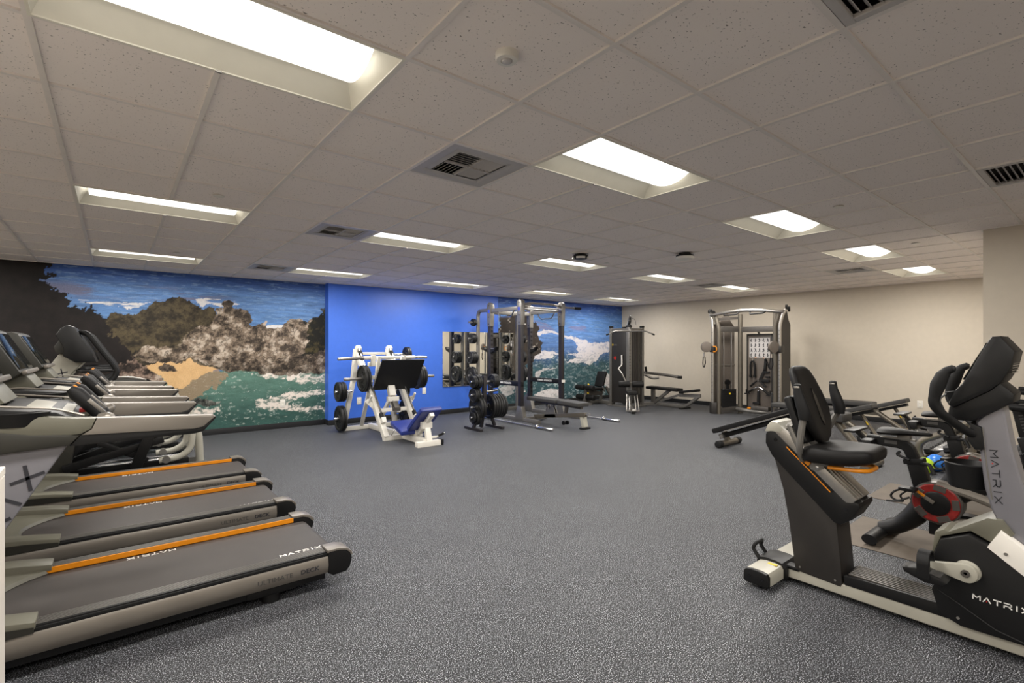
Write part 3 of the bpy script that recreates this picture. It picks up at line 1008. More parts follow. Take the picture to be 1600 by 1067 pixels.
# ------------------------------------------------------------------ treadmills
def treadmill(yc, label):
    t = thing('treadmill', label, 'treadmill', (0.05, yc, 0), 'treadmills in a row on the left')
    def Y(y):
        return yc + y
    # belt: a flat loop with rounded tail
    prof = [(-0.82, 0.2)] + [(1.075 + 0.058 * math.sin(a), 0.142 + 0.058 * math.cos(a)) for a in [R(18 * k) for k in range(0, 11)]] + [(-0.82, 0.09)]
    belt = part(t, 'belt', 'belt', MB().prism(prof, 'y', Y(-0.318), Y(0.318)))
    part(t, 'deck_frame', 'black_plastic', MB().bx(-0.95, 1.03, Y(-0.4), Y(0.4), 0.05, 0.14, 0.01))
    for s in (-1, 1):
        sec = [(Y(s * 0.40), 0.1), (Y(s * 0.432), 0.1), (Y(s * 0.444), 0.115), (Y(s * 0.449), 0.15), (Y(s * 0.445), 0.19), (Y(s * 0.438), 0.203), (Y(s * 0.40), 0.203)]
        sr = part(t, 'side_rail', 'silver_paint', MB().prism(sec, 'x', -1.0, 1.035))
        if s < 0:
            text(t, 'lettering', 'ULTIMATE', 'letter_grey', (0.63, Y(-0.4505), 0.138), (1, 0, 0), (0, 0, 1), 0.026, 0.0, 1.15)
            text(t, 'lettering', 'DECK', 'letter_dark', (0.865, Y(-0.4505), 0.138), (1, 0, 0), (0, 0, 1), 0.026, 0.012, 1.15)
        part(t, 'rail_black_strip', 'black_rubber', MB().bx(-0.95, 1.04, Y(s * 0.40), Y(s * 0.440), 0.203, 0.222, 0.004))  # black rubber strip between the silver rail and the foot rail
        fr = MB().bx(-0.6, 1.04, Y(s * 0.335), Y(s * 0.432), 0.19, 0.229, 0.004)
        foot = part(t, 'foot_rail', 'black_plastic', fr)
        for k in range(6):
            part(foot, 'grip_rib', 'steel_grey', MB().bx(-0.4 + 0.02 * k, 1.02, Y(s * (0.348 + 0.013 * k)), Y(s * (0.353 + 0.013 * k)), 0.229, 0.2315))
        part(t, 'orange_strip', 'orange', MB().bx(-0.32, 1.03, Y(s * 0.3335), Y(s * 0.3255), 0.2005, 0.233 if s > 0 else 0.222, 0.0015, 1))
        # tail caps
        cp = [(1.03, 0.1), (1.03, 0.236), (1.1, 0.236), (1.145, 0.224), (1.17, 0.2), (1.178, 0.16), (1.165, 0.11), (1.14, 0.085), (1.06, 0.08)]
        part(t, 'end_cap', 'black_plastic', MB().prism(cp, 'y', Y(s * 0.335), Y(s * 0.452), 0.006))
        ct = [(1.025, 0.225), (1.025, 0.242), (1.1, 0.242), (1.148, 0.229), (1.176, 0.203), (1.183, 0.18), (1.17, 0.18), (1.14, 0.212), (1.1, 0.225)]
        part(t, 'end_cap_cover', 'silver_paint', MB().prism(ct, 'y', Y(s * 0.332), Y(s * 0.452), 0.004), 'warm grey cap cover')
        part(t, 'rear_foot', 'black_rubber', MB().cyl((0.72, Y(s * 0.36), 0), (0.72, Y(s * 0.36), 0.05), 0.05).bx(0.58, 0.86, Y(s * 0.31), Y(s * 0.41), 0.045, 0.11, 0.02))
        part(t, 'front_foot', 'black_rubber', MB().cyl((-0.85, Y(s * 0.36), 0), (-0.85, Y(s * 0.36), 0.06), 0.045))
        # hood arms beside the belt
        hp = [(-0.285, 0.215), (-0.285, 0.25), (-0.40, 0.272), (-0.55, 0.29), (-0.75, 0.30), (-0.98, 0.30), (-0.98, 0.215)]
        part(t, 'hood_arm', 'olive_grey', MB().prism(hp, 'y', Y(s * 0.318), Y(s * 0.446), 0.012))
        part(t, 'hood_skirt', 'dark_olive', MB().prism([(-0.29, 0.202), (-0.29, 0.228), (-0.45, 0.25), (-0.7, 0.268), (-1.0, 0.27), (-1.0, 0.202)], 'y', Y(s * 0.42), Y(s * 0.4475)))
        # slanting mast plates
        mp = [(-0.62, 0.28), (-0.17, 1.045), (-0.47, 1.06), (-0.92, 0.28)]
        mast = part(t, 'mast', 'silver_mast', MB().prism(mp, 'y', Y(s * 0.40), Y(s * 0.355), 0.01), ang=25)
        d = Vector((0.45, 0, 0.765)).normalized()
        nrm = Vector((d.z, 0, -d.x))
        if s < 0:
            logo(t, (-0.617, Y(-0.4012), 0.313), d, Vector((-d.z, 0, d.x)), 0.072, 'letter_dark', 0.085, 0.2, red=False, gap=0.55)
        # arm cover (olive), silver handrail, black underside
        ap = [(-0.95, 1.14), (-0.95, 1.19), (-0.55, 1.192), (-0.40, 1.188), (-0.27, 1.18), (-0.16, 1.166), (-0.07, 1.158), (-0.09, 1.105), (-0.13, 1.082), (-0.20, 1.08), (-0.30, 1.088), (-0.42, 1.115), (-0.6, 1.135)]
        part(t, 'arm_cover', 'olive_grey', MB().prism(ap, 'y', Y(s * 0.43), Y(s * 0.365), 0.016))
        lp = [(-0.92, 1.0), (-0.92, 1.16), (-0.6, 1.145), (-0.42, 1.125), (-0.30, 1.10), (-0.19, 1.09), (-0.13, 1.08), (-0.17, 1.035), (-0.42, 1.02)]
        part(t, 'arm_lower_cover', 'dark_olive', MB().prism(lp, 'y', Y(s * 0.432), Y(s * 0.36), 0.012))
        rp = [(-0.07, 1.158), (0.15, 1.146), (0.415, 1.133), (0.428, 1.122), (0.372, 1.07), (0.33, 1.062), (-0.13, 1.078), (-0.09, 1.105)]
        part(t, 'handrail', 'silver_paint', MB().prism(rp, 'y', Y(s * 0.43), Y(s * 0.372), 0.016), 'silver handrail')
        bp = [(-0.13, 1.08), (0.34, 1.068), (0.39, 1.085), (0.425, 1.125), (0.433, 1.115), (0.372, 1.045), (0.33, 1.036), (-0.17, 1.03)]
        part(t, 'handrail_base', 'black_plastic', MB().prism(bp, 'y', Y(s * 0.422), Y(s * 0.366), 0.008))
        # cup holder sunk in the arm
        cup = MB().lathe([(0, 0.0), (0, 0.05), (0.05, 0.062), (0.062, 0.066), (0.064, 0.06), (0.05, 0.055), (0.01, 0.045), (0.008, 0)], (-0.36, Y(s * 0.392), 1.137), (0, 0, 1), 24, cap=False)
        bmesh.ops.scale(cup.bm, vec=(1.9, 0.85, 1), space=Matrix.Translation((0.36, -Y(s * 0.392), 0)), verts=cup.bm.verts)
        part(t, 'cup_holder', 'black_plastic', cup)
    for y0, y1, flip in ((-0.268, -0.238, 1), (0.27, 0.30, -1)):
        x = 0.80 if flip > 0 else 0.30
        w = 0.032
        if flip > 0:
            q = (x, Y(y0), 0.2008)
            logo(belt, q, (1, 0, 0), (0, 1, 0), 0.03, 'letter_white', w, 0.22, red=False)
        else:
            q = (x, Y(y1), 0.2008)
            logo(belt, q, (-1, 0, 0), (0, -1, 0), 0.03, 'letter_white', w, 0.22, red=False)
    # motor hood with the concave front edge
    arc = [(-0.30 - 0.21 * math.sin(math.pi * k / 12) ** 0.75, -0.32 + 0.64 * k / 12) for k in range(13)]
    hb = MB()
    lo, up, bk = [], [], []
    for ax, ay in arc:
        lo.append(hb.bm.verts.new((ax, Y(ay), 0.203)))
        up.append(hb.bm.verts.new((ax - 0.012, Y(ay), 0.222)))
        bk.append(hb.bm.verts.new((-0.72, Y(ay), 0.275)))
    ed = [hb.bm.verts.new((-1.02, Y(ay), 0.29)) for ax, ay in arc]
    fl = [hb.bm.verts.new((-1.05, Y(ay), 0.1)) for ax, ay in arc]
    for A, B in ((lo, up), (up, bk), (bk, ed), (ed, fl)):
        for k in range(12):
            hb.bm.faces.new([A[k], A[k + 1], B[k + 1], B[k]])
    part(t, 'motor_hood', 'olive_grey', hb)
    part(t, 'front_bumper', 'dark_olive', MB().bx(-1.08, -0.98, Y(-0.446), Y(0.446), 0.08, 0.27, 0.03))
    # cross bar, pivots, grips
    cb = part(t, 'cross_bar', 'black_plastic', MB().tube([(-0.05, Y(-0.37), 1.12), (-0.06, Y(-0.2), 1.13), (-0.06, Y(0.2), 1.13), (-0.05, Y(0.37), 1.12)], 0.022, 12, 0.06))
    for s in (-1, 1):
        part(t, 'pivot_cap', 'silver_paint', MB().lathe([(0, 0.034), (0.04, 0.03), (0.055, 0.018), (0.058, 0)], (-0.055, Y(s * 0.25), 1.125), (0.5, s * 0.3, 0.2), 18))
        g = part(t, 'grip', 'black_rubber', MB().tube([(-0.045, Y(s * 0.13), 1.115), (-0.10, Y(s * 0.13), 1.19), (-0.16, Y(s * 0.13), 1.262), (-0.185, Y(s * 0.13), 1.285)], [0.028, 0.034, 0.036, 0.02], 12))
        part(g, 'orange_button', 'orange', MB().bar((-0.112, Y(s * 0.13), 1.232), (-0.172, Y(s * 0.13), 1.299), 0.02, 0.010, (-0.7, 0, 0.7), 0.004), 'orange thumb switch')
        part(g, 'pulse_plate', 'steel_brushed', MB().bar((-0.045, Y(s * 0.13 - 0.024), 1.15), (-0.11, Y(s * 0.13 - 0.031), 1.226), 0.012, 0.02, (0.7, 0, 0.7), 0.003))
    # tray with rim, small keypad and the stop lanyard
    tp = [(-0.92, 1.13), (-0.92, 1.20), (-0.50, 1.225), (-0.22, 1.19), (-0.14, 1.14), (-0.16, 1.09), (-0.5, 1.09)]
    tray = part(t, 'console_tray', 'black_plastic', MB().prism(tp, 'y', Y(-0.36), Y(0.36), 0.01))
    for s in (-1, 1):
        part(tray, 'tray_rim', 'silver_paint', MB().tube([(-0.60, Y(s * 0.36), 1.215), (-0.50, Y(s * 0.36), 1.24), (-0.22, Y(s * 0.35), 1.205), (-0.12, Y(s * 0.35), 1.165)], 0.006, 6, 0.04))
    part(tray, 'keypad', 'light_beige_grey', MB().bar((-0.34, Y(0), 1.209), (-0.17, Y(0), 1.17), 0.40, 0.01, (0.2, 0, 1), 0.003))
    part(tray, 'stop_key', 'red', MB().box((-0.135, Y(-0.07), 1.165), (0.03, 0.05, 0.02), None, 0.004))
    # console neck and slab
    npoly = [(-0.80, 1.19), (-0.70, 1.28), (-0.60, 1.32), (-0.50, 1.345), (-0.455, 1.30), (-0.41, 1.232), (-0.46, 1.20)]
    part(t, 'console_neck', 'olive_grey', MB().prism(npoly, 'y', Y(-0.2), Y(0.2), 0.02))
    cpoly = [(-0.475, 1.33), (-0.625, 1.608), (-0.665, 1.625), (-0.715, 1.615), (-0.765, 1.555), (-0.75, 1.48), (-0.62, 1.29), (-0.55, 1.27)]
    con = part(t, 'console', 'dark_olive', MB().prism(cpoly, 'y', Y(-0.335), Y(0.335), 0.022))
    d = Vector((-0.15, 0, 0.278)).normalized()
    part(con, 'screen', 'screen', MB().bar(Vector((-0.487, Y(0), 1.352)), Vector((-0.487, Y(0), 1.352)) + d * 0.27, 0.62, 0.006, (d.z, 0, -d.x), 0.002, lift=0.003))
    part(con, 'console_lip', 'silver_paint', MB().bar((-0.463, Y(-0.31), 1.333), (-0.463, Y(0.31), 1.333), 0.03, 0.03, (0.9, 0, 0.4), 0.01))
    return t
treadmill(3.56, 'nearest grey treadmill with an orange side strip, at the front of the row')
treadmill(4.815, 'middle grey treadmill of the row, between the nearest and the farthest')
treadmill(6.07, 'farthest grey treadmill of the row, beside the climbing trainers')

# ------------------------------------------------------------------ climbing trainers behind the treadmills
def climber(yc, label):
    t = thing('elliptical_trainer', label, 'elliptical', (0.1, yc, 0), 'elliptical trainers behind the treadmills')
    Y = lambda y: yc + y
    part(t, 'base_frame', 'black_plastic', MB().bx(-0.95, 0.72, Y(-0.05), Y(0.05), 0.05, 0.12, 0.01).bx(-0.95, -0.83, Y(-0.33), Y(0.33), 0.03, 0.12, 0.01)
         .bar((-0.55, Y(-0.05), 0.1), (-0.20, Y(-0.05), 0.55), 0.06, 0.09, bev=0.01).bar((0.18, Y(-0.25), 0.1), (0.34, Y(-0.25), 0.55), 0.06, 0.11, bev=0.01))
    part(t, 'front_shroud', 'dark_olive', MB().prism([(-1.05, 0.1), (-1.05, 0.6), (-0.95, 0.85), (-0.62, 0.95), (-0.42, 0.8), (-0.35, 0.4), (-0.4, 0.1)], 'y', Y(-0.13), Y(0.13), 0.03))
    part(t, 'mast', 'light_beige_grey', MB().prism([(-0.80, 0.9), (-0.52, 1.02), (-0.26, 1.36), (-0.40, 1.50), (-0.46, 1.46)], 'y', Y(-0.12), Y(0.12), 0.012))
    d = Vector((0.35, 0, 0.56)).normalized()
    mb, c0, nz = strokes('X', (-0.45, Y(-0.1215), 1.17), d, Vector((-d.z, 0, d.x)), 0.06, 0.065, 0.2)
    part(t, 'lettering', 'letter_dark', mb)
    part(t, 'console', 'black_plastic', MB().prism([(-0.16, 1.33), (-0.20, 1.45), (-0.345, 1.715), (-0.40, 1.74), (-0.46, 1.70), (-0.50, 1.63), (-0.44, 1.50), (-0.44, 1.40), (-0.34, 1.33)], 'y', Y(-0.3), Y(0.3), 0.025))
    part(t, 'console_back', 'dark_olive', MB().prism([(-0.40, 1.41), (-0.50, 1.43), (-0.52, 1.50), (-0.47, 1.58), (-0.42, 1.55)], 'y', Y(-0.2), Y(0.2), 0.012))
    for s in (-1, 1):
        y = Y(s * 0.29)
        part(t, 'handlebar', 'black_rubber', MB().tube([(-0.30, Y(s * 0.2), 1.66), (-0.24, y, 1.655), (-0.13, y, 1.47), (-0.02, y, 1.30), (0.02, y, 1.22), (-0.02, y, 1.13), (-0.14, y, 1.06), (-0.30, y, 1.03)], 0.026, 10, 0.07))
        part(t, 'cross_handle', 'black_rubber', MB().tube([(-0.33, Y(s * 0.1), 1.235), (-0.28, y, 1.235), (0.0, y, 1.235)], 0.018, 8, 0.05))
        # pedal arm and link arm, the pale swing arm behind
        pa = part(t, 'pedal_arm', 'black_plastic', MB().bar((-0.45, Y(s * 0.18), 0.16), (0.45, Y(s * 0.18), 0.46 if s > 0 else 0.40), 0.07, 0.085, bev=0.012).bar((-0.15, Y(s * 0.18), 0.42), (0.30, Y(s * 0.18), 0.16), 0.05, 0.06, bev=0.01))
        part(pa, 'pedal', 'black_rubber', MB().bx(0.0, 0.40, Y(s * 0.18 - 0.07), Y(s * 0.18 + 0.07), 0.44, 0.47, 0.012))
        part(t, 'chrome_rail', 'chrome', MB().tube([(-0.3, Y(s * 0.09), 0.14), (0.62, Y(s * 0.09), 0.14)], 0.012, 8))
        sa = part(t, 'swing_tube', 'light_beige_grey', MB().tube([(0.40, Y(s * 0.27), 0.16), (0.60, Y(s * 0.27), 0.17), (0.72, Y(s * 0.27), 0.26), (0.74, Y(s * 0.27), 0.52), (0.62, Y(s * 0.27), 0.80)], 0.036, 12, 0.14), 'pale bent tube')
        part(sa, 'joint', 'steel_grey', MB().cyl((0.47, Y(s * 0.27 - 0.04), 0.165), (0.47, Y(s * 0.27 + 0.04), 0.165), 0.042, n=14))
    part(t, 'rear_post', 'light_beige_grey', MB().tube([(0.84, Y(-0.05), 0.02), (0.82, Y(-0.05), 0.45), (0.66, Y(-0.05), 0.84)], 0.045, 12, 0.15), 'pale rear post')
    part(t, 'rear_bar', 'black_plastic', MB().bx(0.62, 0.86, Y(-0.3), Y(0.3), 0, 0.05, 0.012))
    dome = MB()
    for k in range(5):
        z = 0.98 - 0.02 * k
        pts = [(-0.28 + 0.62 * u / 8 + 0.03 * k, Y(-0.22 + 0.1 * k), z + 0.11 * math.sin(math.pi * (u + 1) / 11)) for u in range(9)]
        dome.rtube(pts, 0.03, 0.03)
    part(t, 'step_shroud', 'dark_olive', MB().prism([(-0.30, 0.90), (-0.2, 1.03), (0.05, 1.08), (0.24, 1.06), (0.36, 0.98), (0.40, 0.88)], 'y', Y(-0.24), Y(0.24), 0.02))
    part(t, 'shroud_rib', 'steel_grey', dome)
    part(t, 'link_rod', 'black_plastic', MB().bar((0.33, Y(-0.32), 1.06), (0.56, Y(-0.32), 0.90), 0.025, 0.025))
    return t
climber(7.45, 'black elliptical trainer with pale mast, nearer the treadmills')
climber(8.72, 'black elliptical trainer farthest back by the cove mural')

# ------------------------------------------------------------------ weight plates: one mesh per size, every plate its own thing
PL = {}
def plate_mesh(r):
    if r not in PL:
        t = 0.022 + 0.11 * r
        a = t / 2
        mb = MB()
        pr = [(-a * 0.55, 0.026), (-a, 0.03), (-a, 0.26 * r), (-a * 0.5, 0.32 * r), (-a * 0.5, 0.76 * r), (-a, 0.82 * r), (-a, 0.95 * r), (-a * 0.6, r), (a * 0.6, r), (a, 0.95 * r), (a, 0.82 * r), (a * 0.5, 0.76 * r), (a * 0.5, 0.32 * r), (a, 0.26 * r), (a, 0.03), (a * 0.55, 0.026)]
        mb.lathe(pr, (0, 0, 0), (1, 0, 0), 30, cap=False)
        # three raised grip rims
        me = mesh_of('weight_plate', mb, 'iron_black', ang=30)
        gm = MB()
        for k in range(3):
            an = R(90 + 120 * k)
            cy, cz = 0.56 * r * math.cos(an), 0.56 * r * math.sin(an)
            for sx in (-1, 1):
                pts = [(sx * a * 0.72, cy + 0.16 * r * math.cos(R(40 * q)), cz + 0.12 * r * math.sin(R(40 * q))) for q in range(9)]
                gm.tube(pts, 0.005, 5, closed=True)
        g = mesh_of('grip_rim', gm, 'iron_black')
        PL[r] = (me, g, t)
    return PL[r]
def plate(loc, r, label, group, yaw=0.0):
    me, g, t = plate_mesh(r)
    o = bpy.data.objects.new('weight_plate', me)
    C.objects.link(o)
    o.location = loc
    o.rotation_euler = (random.uniform(0, 2), 0, yaw)
    o['label'] = label
    o['category'] = 'weight plate'
    o['group'] = group
    p = bpy.data.objects.new('grip_rim', g)
    C.objects.link(p)
    p.parent = o
    return o
def plate_row(x0, y, z, dx, sizes, where, group, gap=0.002):
    """plates side by side along X; the first one is outermost"""
    n = len(sizes)
    od = ['outermost', 'second', 'third', 'fourth', 'fifth', 'sixth', 'seventh']
    x = x0
    for k, r in enumerate(sizes):
        t = plate_mesh(r)[2]
        x += dx * (t / 2 + gap)
        if n == 1:
            lab = 'black iron weight plate alone on the %s' % where
        elif k == n - 1:
            lab = 'black iron weight plate, innermost on the %s' % where
        else:
            lab = 'black iron weight plate, %s on the %s' % (od[k], where)
        plate((x, y, z), r, lab, group)
        x += dx * (t / 2 + gap)

# ------------------------------------------------------------------ leg press
def leg_press():
    t = thing('leg_press', 'white steel leg press with blue seat pads and black foot board', 'leg press', (3.68, 7.7, 0))
    F = 'frame_white'
    xl, xr, xc = 3.38, 3.97, 3.68
    b = part(t, 'base_frame', F, MB().bx(3.17, 4.22, 8.80, 8.88, 0, 0.075, 0.006).bar((xc, 8.84, 0.05), (xc, 6.66, 0.06), 0.08, 0.09, bev=0.006)
             .bx(3.34, 4.02, 7.44, 7.52, 0.0, 0.08, 0.006).bx(3.5, 3.9, 6.62, 6.72, 0, 0.08, 0.006))
    part(b, 'end_cap', 'black_rubber', MB().bx(3.89, 3.94, 6.615, 6.725, 0.0, 0.085, 0.006))
    cl = part(t, 'rear_column', F, MB().bar((3.185, 8.83, 0.03), (3.33, 8.74, 0.9), 0.07, 0.09, bev=0.008).bar((3.33, 8.74, 0.88), (3.37, 8.70, 1.46), 0.08, 0.10, bev=0.008))
    cr = part(t, 'rear_column', F, MB().bar((4.185, 8.83, 0.03), (4.02, 8.74, 0.9), 0.07, 0.09, bev=0.008).bar((4.02, 8.74, 0.88), (3.98, 8.70, 1.46), 0.08, 0.10, bev=0.008))
    part(t, 'rear_strut', F, MB().bar((3.52, 8.84, 0.05), (3.42, 8.15, 0.92), 0.06, 0.06, bev=0.006))
    part(t, 'rear_strut', F, MB().bar((3.84, 8.84, 0.05), (3.94, 8.15, 0.92), 0.06, 0.06, bev=0.006))
    part(t, 'top_tie', F, MB().bar((3.36, 8.70, 1.38), (3.98, 8.70, 1.38), 0.07, 0.05, bev=0.005))
    for x in (xl, xr):
        rl = part(t, 'rail', F, MB().bar((x, 7.46, 0.04), (x, 8.66, 1.40), 0.085, 0.10, bev=0.008))
        o = 0.065
        part(rl, 'guide_rod', 'chrome', MB().cyl((x, 7.62 - o * 0.75, 0.30 + o * 0.5), (x, 8.62 - o * 0.75, 1.43 + o * 0.5), 0.017, n=10))
        part(rl, 'rod_end', F, MB().bar((x, 7.60, 0.30), (x, 7.53, 0.335), 0.07, 0.09, bev=0.006))
        part(rl, 'rod_end', F, MB().prism([(8.60, 1.36), (8.70, 1.36), (8.70, 1.50), (8.62, 1.53), (8.56, 1.48)], 'x', x - 0.04, x + 0.04, 0.008))
        part(rl, 'bumper', 'black_rubber', MB().cyl((x, 7.60, 0.345), (x, 7.66, 0.415), 0.034, n=14))
        part(rl, 'bumper', 'black_rubber', MB().cyl((x, 8.50, 1.365), (x, 8.55, 1.42), 0.034, n=14))
        sg = -1 if x < xc else 1
        part(t, 'safety_stop', F, MB().bar((x + sg * 0.02, 7.9, 0.5), (x + sg * 0.13, 7.95, 0.62), 0.05, 0.07, bev=0.006).bar((x + sg * 0.1, 7.95, 0.55), (x + sg * 0.1, 7.80, 0.70), 0.03, 0.03))
    part(t, 'rail_tie', F, MB().bar((xl, 7.86, 0.44), (xr, 7.86, 0.44), 0.06, 0.06, bev=0.006))
    # sled: foot board, cross tubes, weight horns
    sl = part(t, 'foot_board', 'black_rubber', MB().bar((3.79, 8.02, 0.775), (3.79, 7.66, 1.285), 0.78, 0.03, (0, -0.8, -0.6), 0.008))
    part(t, 'sled_frame', F, MB().bar((xl, 8.05, 0.98), (xr + 0.2, 8.05, 0.98), 0.07, 0.07, bev=0.006).bar((xl, 8.18, 1.20), (xr + 0.2, 8.18, 1.20), 0.07, 0.07, bev=0.006)
         .bar((xl + 0.08, 8.08, 0.80), (xl + 0.08, 7.92, 1.34), 0.05, 0.06, bev=0.005).bar((xr - 0.08, 8.08, 0.80), (xr - 0.08, 7.92, 1.34), 0.05, 0.06, bev=0.005))
    ub = part(t, 'upper_bar', F, MB().cyl((3.24, 8.1, 1.315), (4.22, 8.1, 1.315), 0.03, n=14))
    part(ub, 'weight_horn', 'steel_brushed', MB().cyl((2.83, 8.1, 1.30), (3.24, 8.1, 1.312), 0.025, n=14, bev=0.004).cyl((3.22, 8.1, 1.312), (3.26, 8.1, 1.313), 0.04, n=14))
    part(ub, 'weight_horn', 'steel_brushed', MB().cyl((4.22, 8.1, 1.315), (4.46, 8.1, 1.31), 0.025, n=14, bev=0.004))
    part(ub, 'bracket', F, MB().bar((3.42, 8.08, 1.18), (3.42, 8.06, 1.36), 0.07, 0.06, bev=0.006).bar((3.98, 8.08, 1.18), (3.98, 8.06, 1.36), 0.07, 0.06, bev=0.006))
    part(t, 'lower_weight_horn', 'steel_brushed', MB().cyl((2.93, 8.1, 0.965), (3.37, 8.1, 0.97), 0.025, n=14, bev=0.004))
    part(t, 'lower_weight_horn', 'steel_brushed', MB().cyl((4.14, 8.1, 0.97), (4.61, 8.1, 0.965), 0.025, n=14, bev=0.004))
    part(t, 'centre_strut', F, MB().bar((xc + 0.02, 8.0, 0.84), (xc + 0.02, 7.92, 0.66), 0.12, 0.09, bev=0.006).bx(xc - 0.09, xc + 0.11, 7.84, 7.92, 0.58, 0.66, 0.006))
    part(t, 'damper', 'steel_dark', MB().bar((xc + 0.02, 7.92, 0.66), (xc + 0.05, 7.82, 0.46), 0.11, 0.06, bev=0.006).bx(xc - 0.02, xc + 0.12, 7.80, 7.86, 0.42, 0.48, 0.006))
    # seat
    part(t, 'seat', 'blue_vinyl', MB().bar((xc, 7.02, 0.165), (xc, 7.43, 0.285), 0.50, 0.075, bev=0.025, seg=3))
    part(t, 'backrest', 'blue_vinyl', MB().bar((xc + 0.03, 7.04, 0.22), (xc + 0.03, 6.58, 0.575), 0.36, 0.075, bev=0.025, seg=3))
    part(t, 'backrest_frame', F, MB().bar((xc + 0.03, 6.98, 0.16), (xc + 0.03, 6.57, 0.49), 0.07, 0.06, bev=0.006).bar((xc + 0.03, 6.66, 0.06), (xc + 0.03, 6.76, 0.36), 0.09, 0.06, bev=0.006)
         .bx(xc - 0.05, xc + 0.11, 6.70, 6.80, 0.26, 0.36, 0.008).bar((xc + 0.03, 7.1, 0.08), (xc + 0.03, 7.02, 0.2), 0.1, 0.06, bev=0.006))
    h = part(t, 'side_handle', F, MB().bar((xc + 0.06, 6.72, 0.12), (xc + 0.18, 6.70, 0.12), 0.03, 0.03).cyl((xc + 0.18, 6.70, 0.12), (xc + 0.235, 6.60, 0.175), 0.012, n=8))
    part(h, 'hand_grip', 'black_rubber', MB().cyl((xc + 0.20, 6.665, 0.14), (xc + 0.245, 6.585, 0.185), 0.019, n=10))
    part(h, 'ball_tip', 'chrome', MB().lathe([(0, 0.012), (0.01, 0.017), (0.02, 0.012), (0.024, 0)], (xc + 0.243, 6.588, 0.183), (0.045, -0.08, 0.045), 10))
    part(t, 'release_handle', 'chrome', MB().tube([(3.44, 7.46, 0.03), (3.50, 7.44, 0.16), (3.53, 7.43, 0.19)], 0.012, 8, 0.02))
    # storage pegs on the rear columns
    for x0, x1, z in ((2.98, 3.22, 0.24), (3.00, 3.30, 0.71), (4.05, 4.36, 0.71), (4.15, 4.42, 0.27), (4.0, 4.42, 1.36)):
        part(t, 'storage_peg', 'chrome', MB().cyl((x0, 8.72, z), (x1, 8.72, z), 0.024, n=12, bev=0.003))
leg_press()
G = 'plates on the leg press'
plate_row(3.22, 8.1, 0.968, 1, [0.225, 0.225], 'left sled horn of the white leg press', G)
plate_row(4.38, 8.1, 0.968, -1, [0.21, 0.21, 0.225], 'right sled horn of the white leg press', G)
plate_row(3.03, 8.72, 0.71, 1, [0.175, 0.175, 0.175], 'upper left storage peg of the leg press', G)
plate_row(3.05, 8.72, 0.24, 1, [0.225, 0.225], 'lower left storage peg of the leg press', G)
plate_row(4.34, 8.72, 0.71, -1, [0.225, 0.225], 'middle right storage peg of the leg press', G)
plate_row(4.40, 8.72, 0.27, -1, [0.225, 0.225], 'lower right storage peg of the leg press', G)
plate_row(4.42, 8.72, 1.36, -1, [0.14, 0.14], 'top right storage peg behind the foot board', G)

# ------------------------------------------------------------------ plate tree
def tree():
    x, y = 5.29, 7.45
    t = thing('plate_tree', 'black plate tree with two floor bars left of the power rack', 'plate rack', (x, y, 0))
    for s in (-1, 1):
        part(t, 'floor_bar', 'rack_dark', MB().bx(x + s * 0.24 - 0.03, x + s * 0.24 + 0.03, y - 0.26, y + 0.26, 0.0, 0.045, 0.006))
        part(t, 'leg', 'rack_dark', MB().bar((x + s * 0.24, y, 0.03), (x + s * 0.06, y, 0.45), 0.05, 0.05, bev=0.005))
    part(t, 'post', 'rack_dark', MB().bx(x - 0.035, x + 0.035, y - 0.035, y + 0.035, 0.25, 0.97, 0.006).bar((x, y + 0.1, 0.02), (x, y, 0.4), 0.05, 0.05))
    for s, z in ((-1, 0.40), (1, 0.40), (-1, 0.62), (-1, 0.86), (1, 0.86), (-1, 0.22), (1, 0.68)):
        part(t, 'peg', 'chrome', MB().cyl((x + s * 0.03, y, z), (x + s * (0.30 if z != 0.4 or s < 0 else 0.42), y, z + 0.01), 0.022, n=12, bev=0.003))
    return x, y
tx, ty = tree()
G = 'plates on the plate tree'
plate_row(tx + 0.40, ty, 0.405, -1, [0.225] * 6, 'big right stack of the plate tree', G, 0.004)
plate_row(tx - 0.20, ty, 0.405, 1, [0.225, 0.225], 'left middle peg of the plate tree', G)
plate_row(tx - 0.26, ty, 0.625, 1, [0.13, 0.13, 0.14], 'left upper peg of the plate tree', G)
plate_row(tx - 0.27, ty, 0.865, 1, [0.11, 0.11, 0.13, 0.13], 'top left peg of the plate tree', G)
plate_row(tx + 0.28, ty, 0.865, -1, [0.13, 0.13, 0.13], 'top right peg of the plate tree', G)
plate_row(tx - 0.27, ty, 0.225, 1, [0.10, 0.14, 0.14], 'bottom left peg of the plate tree', G)

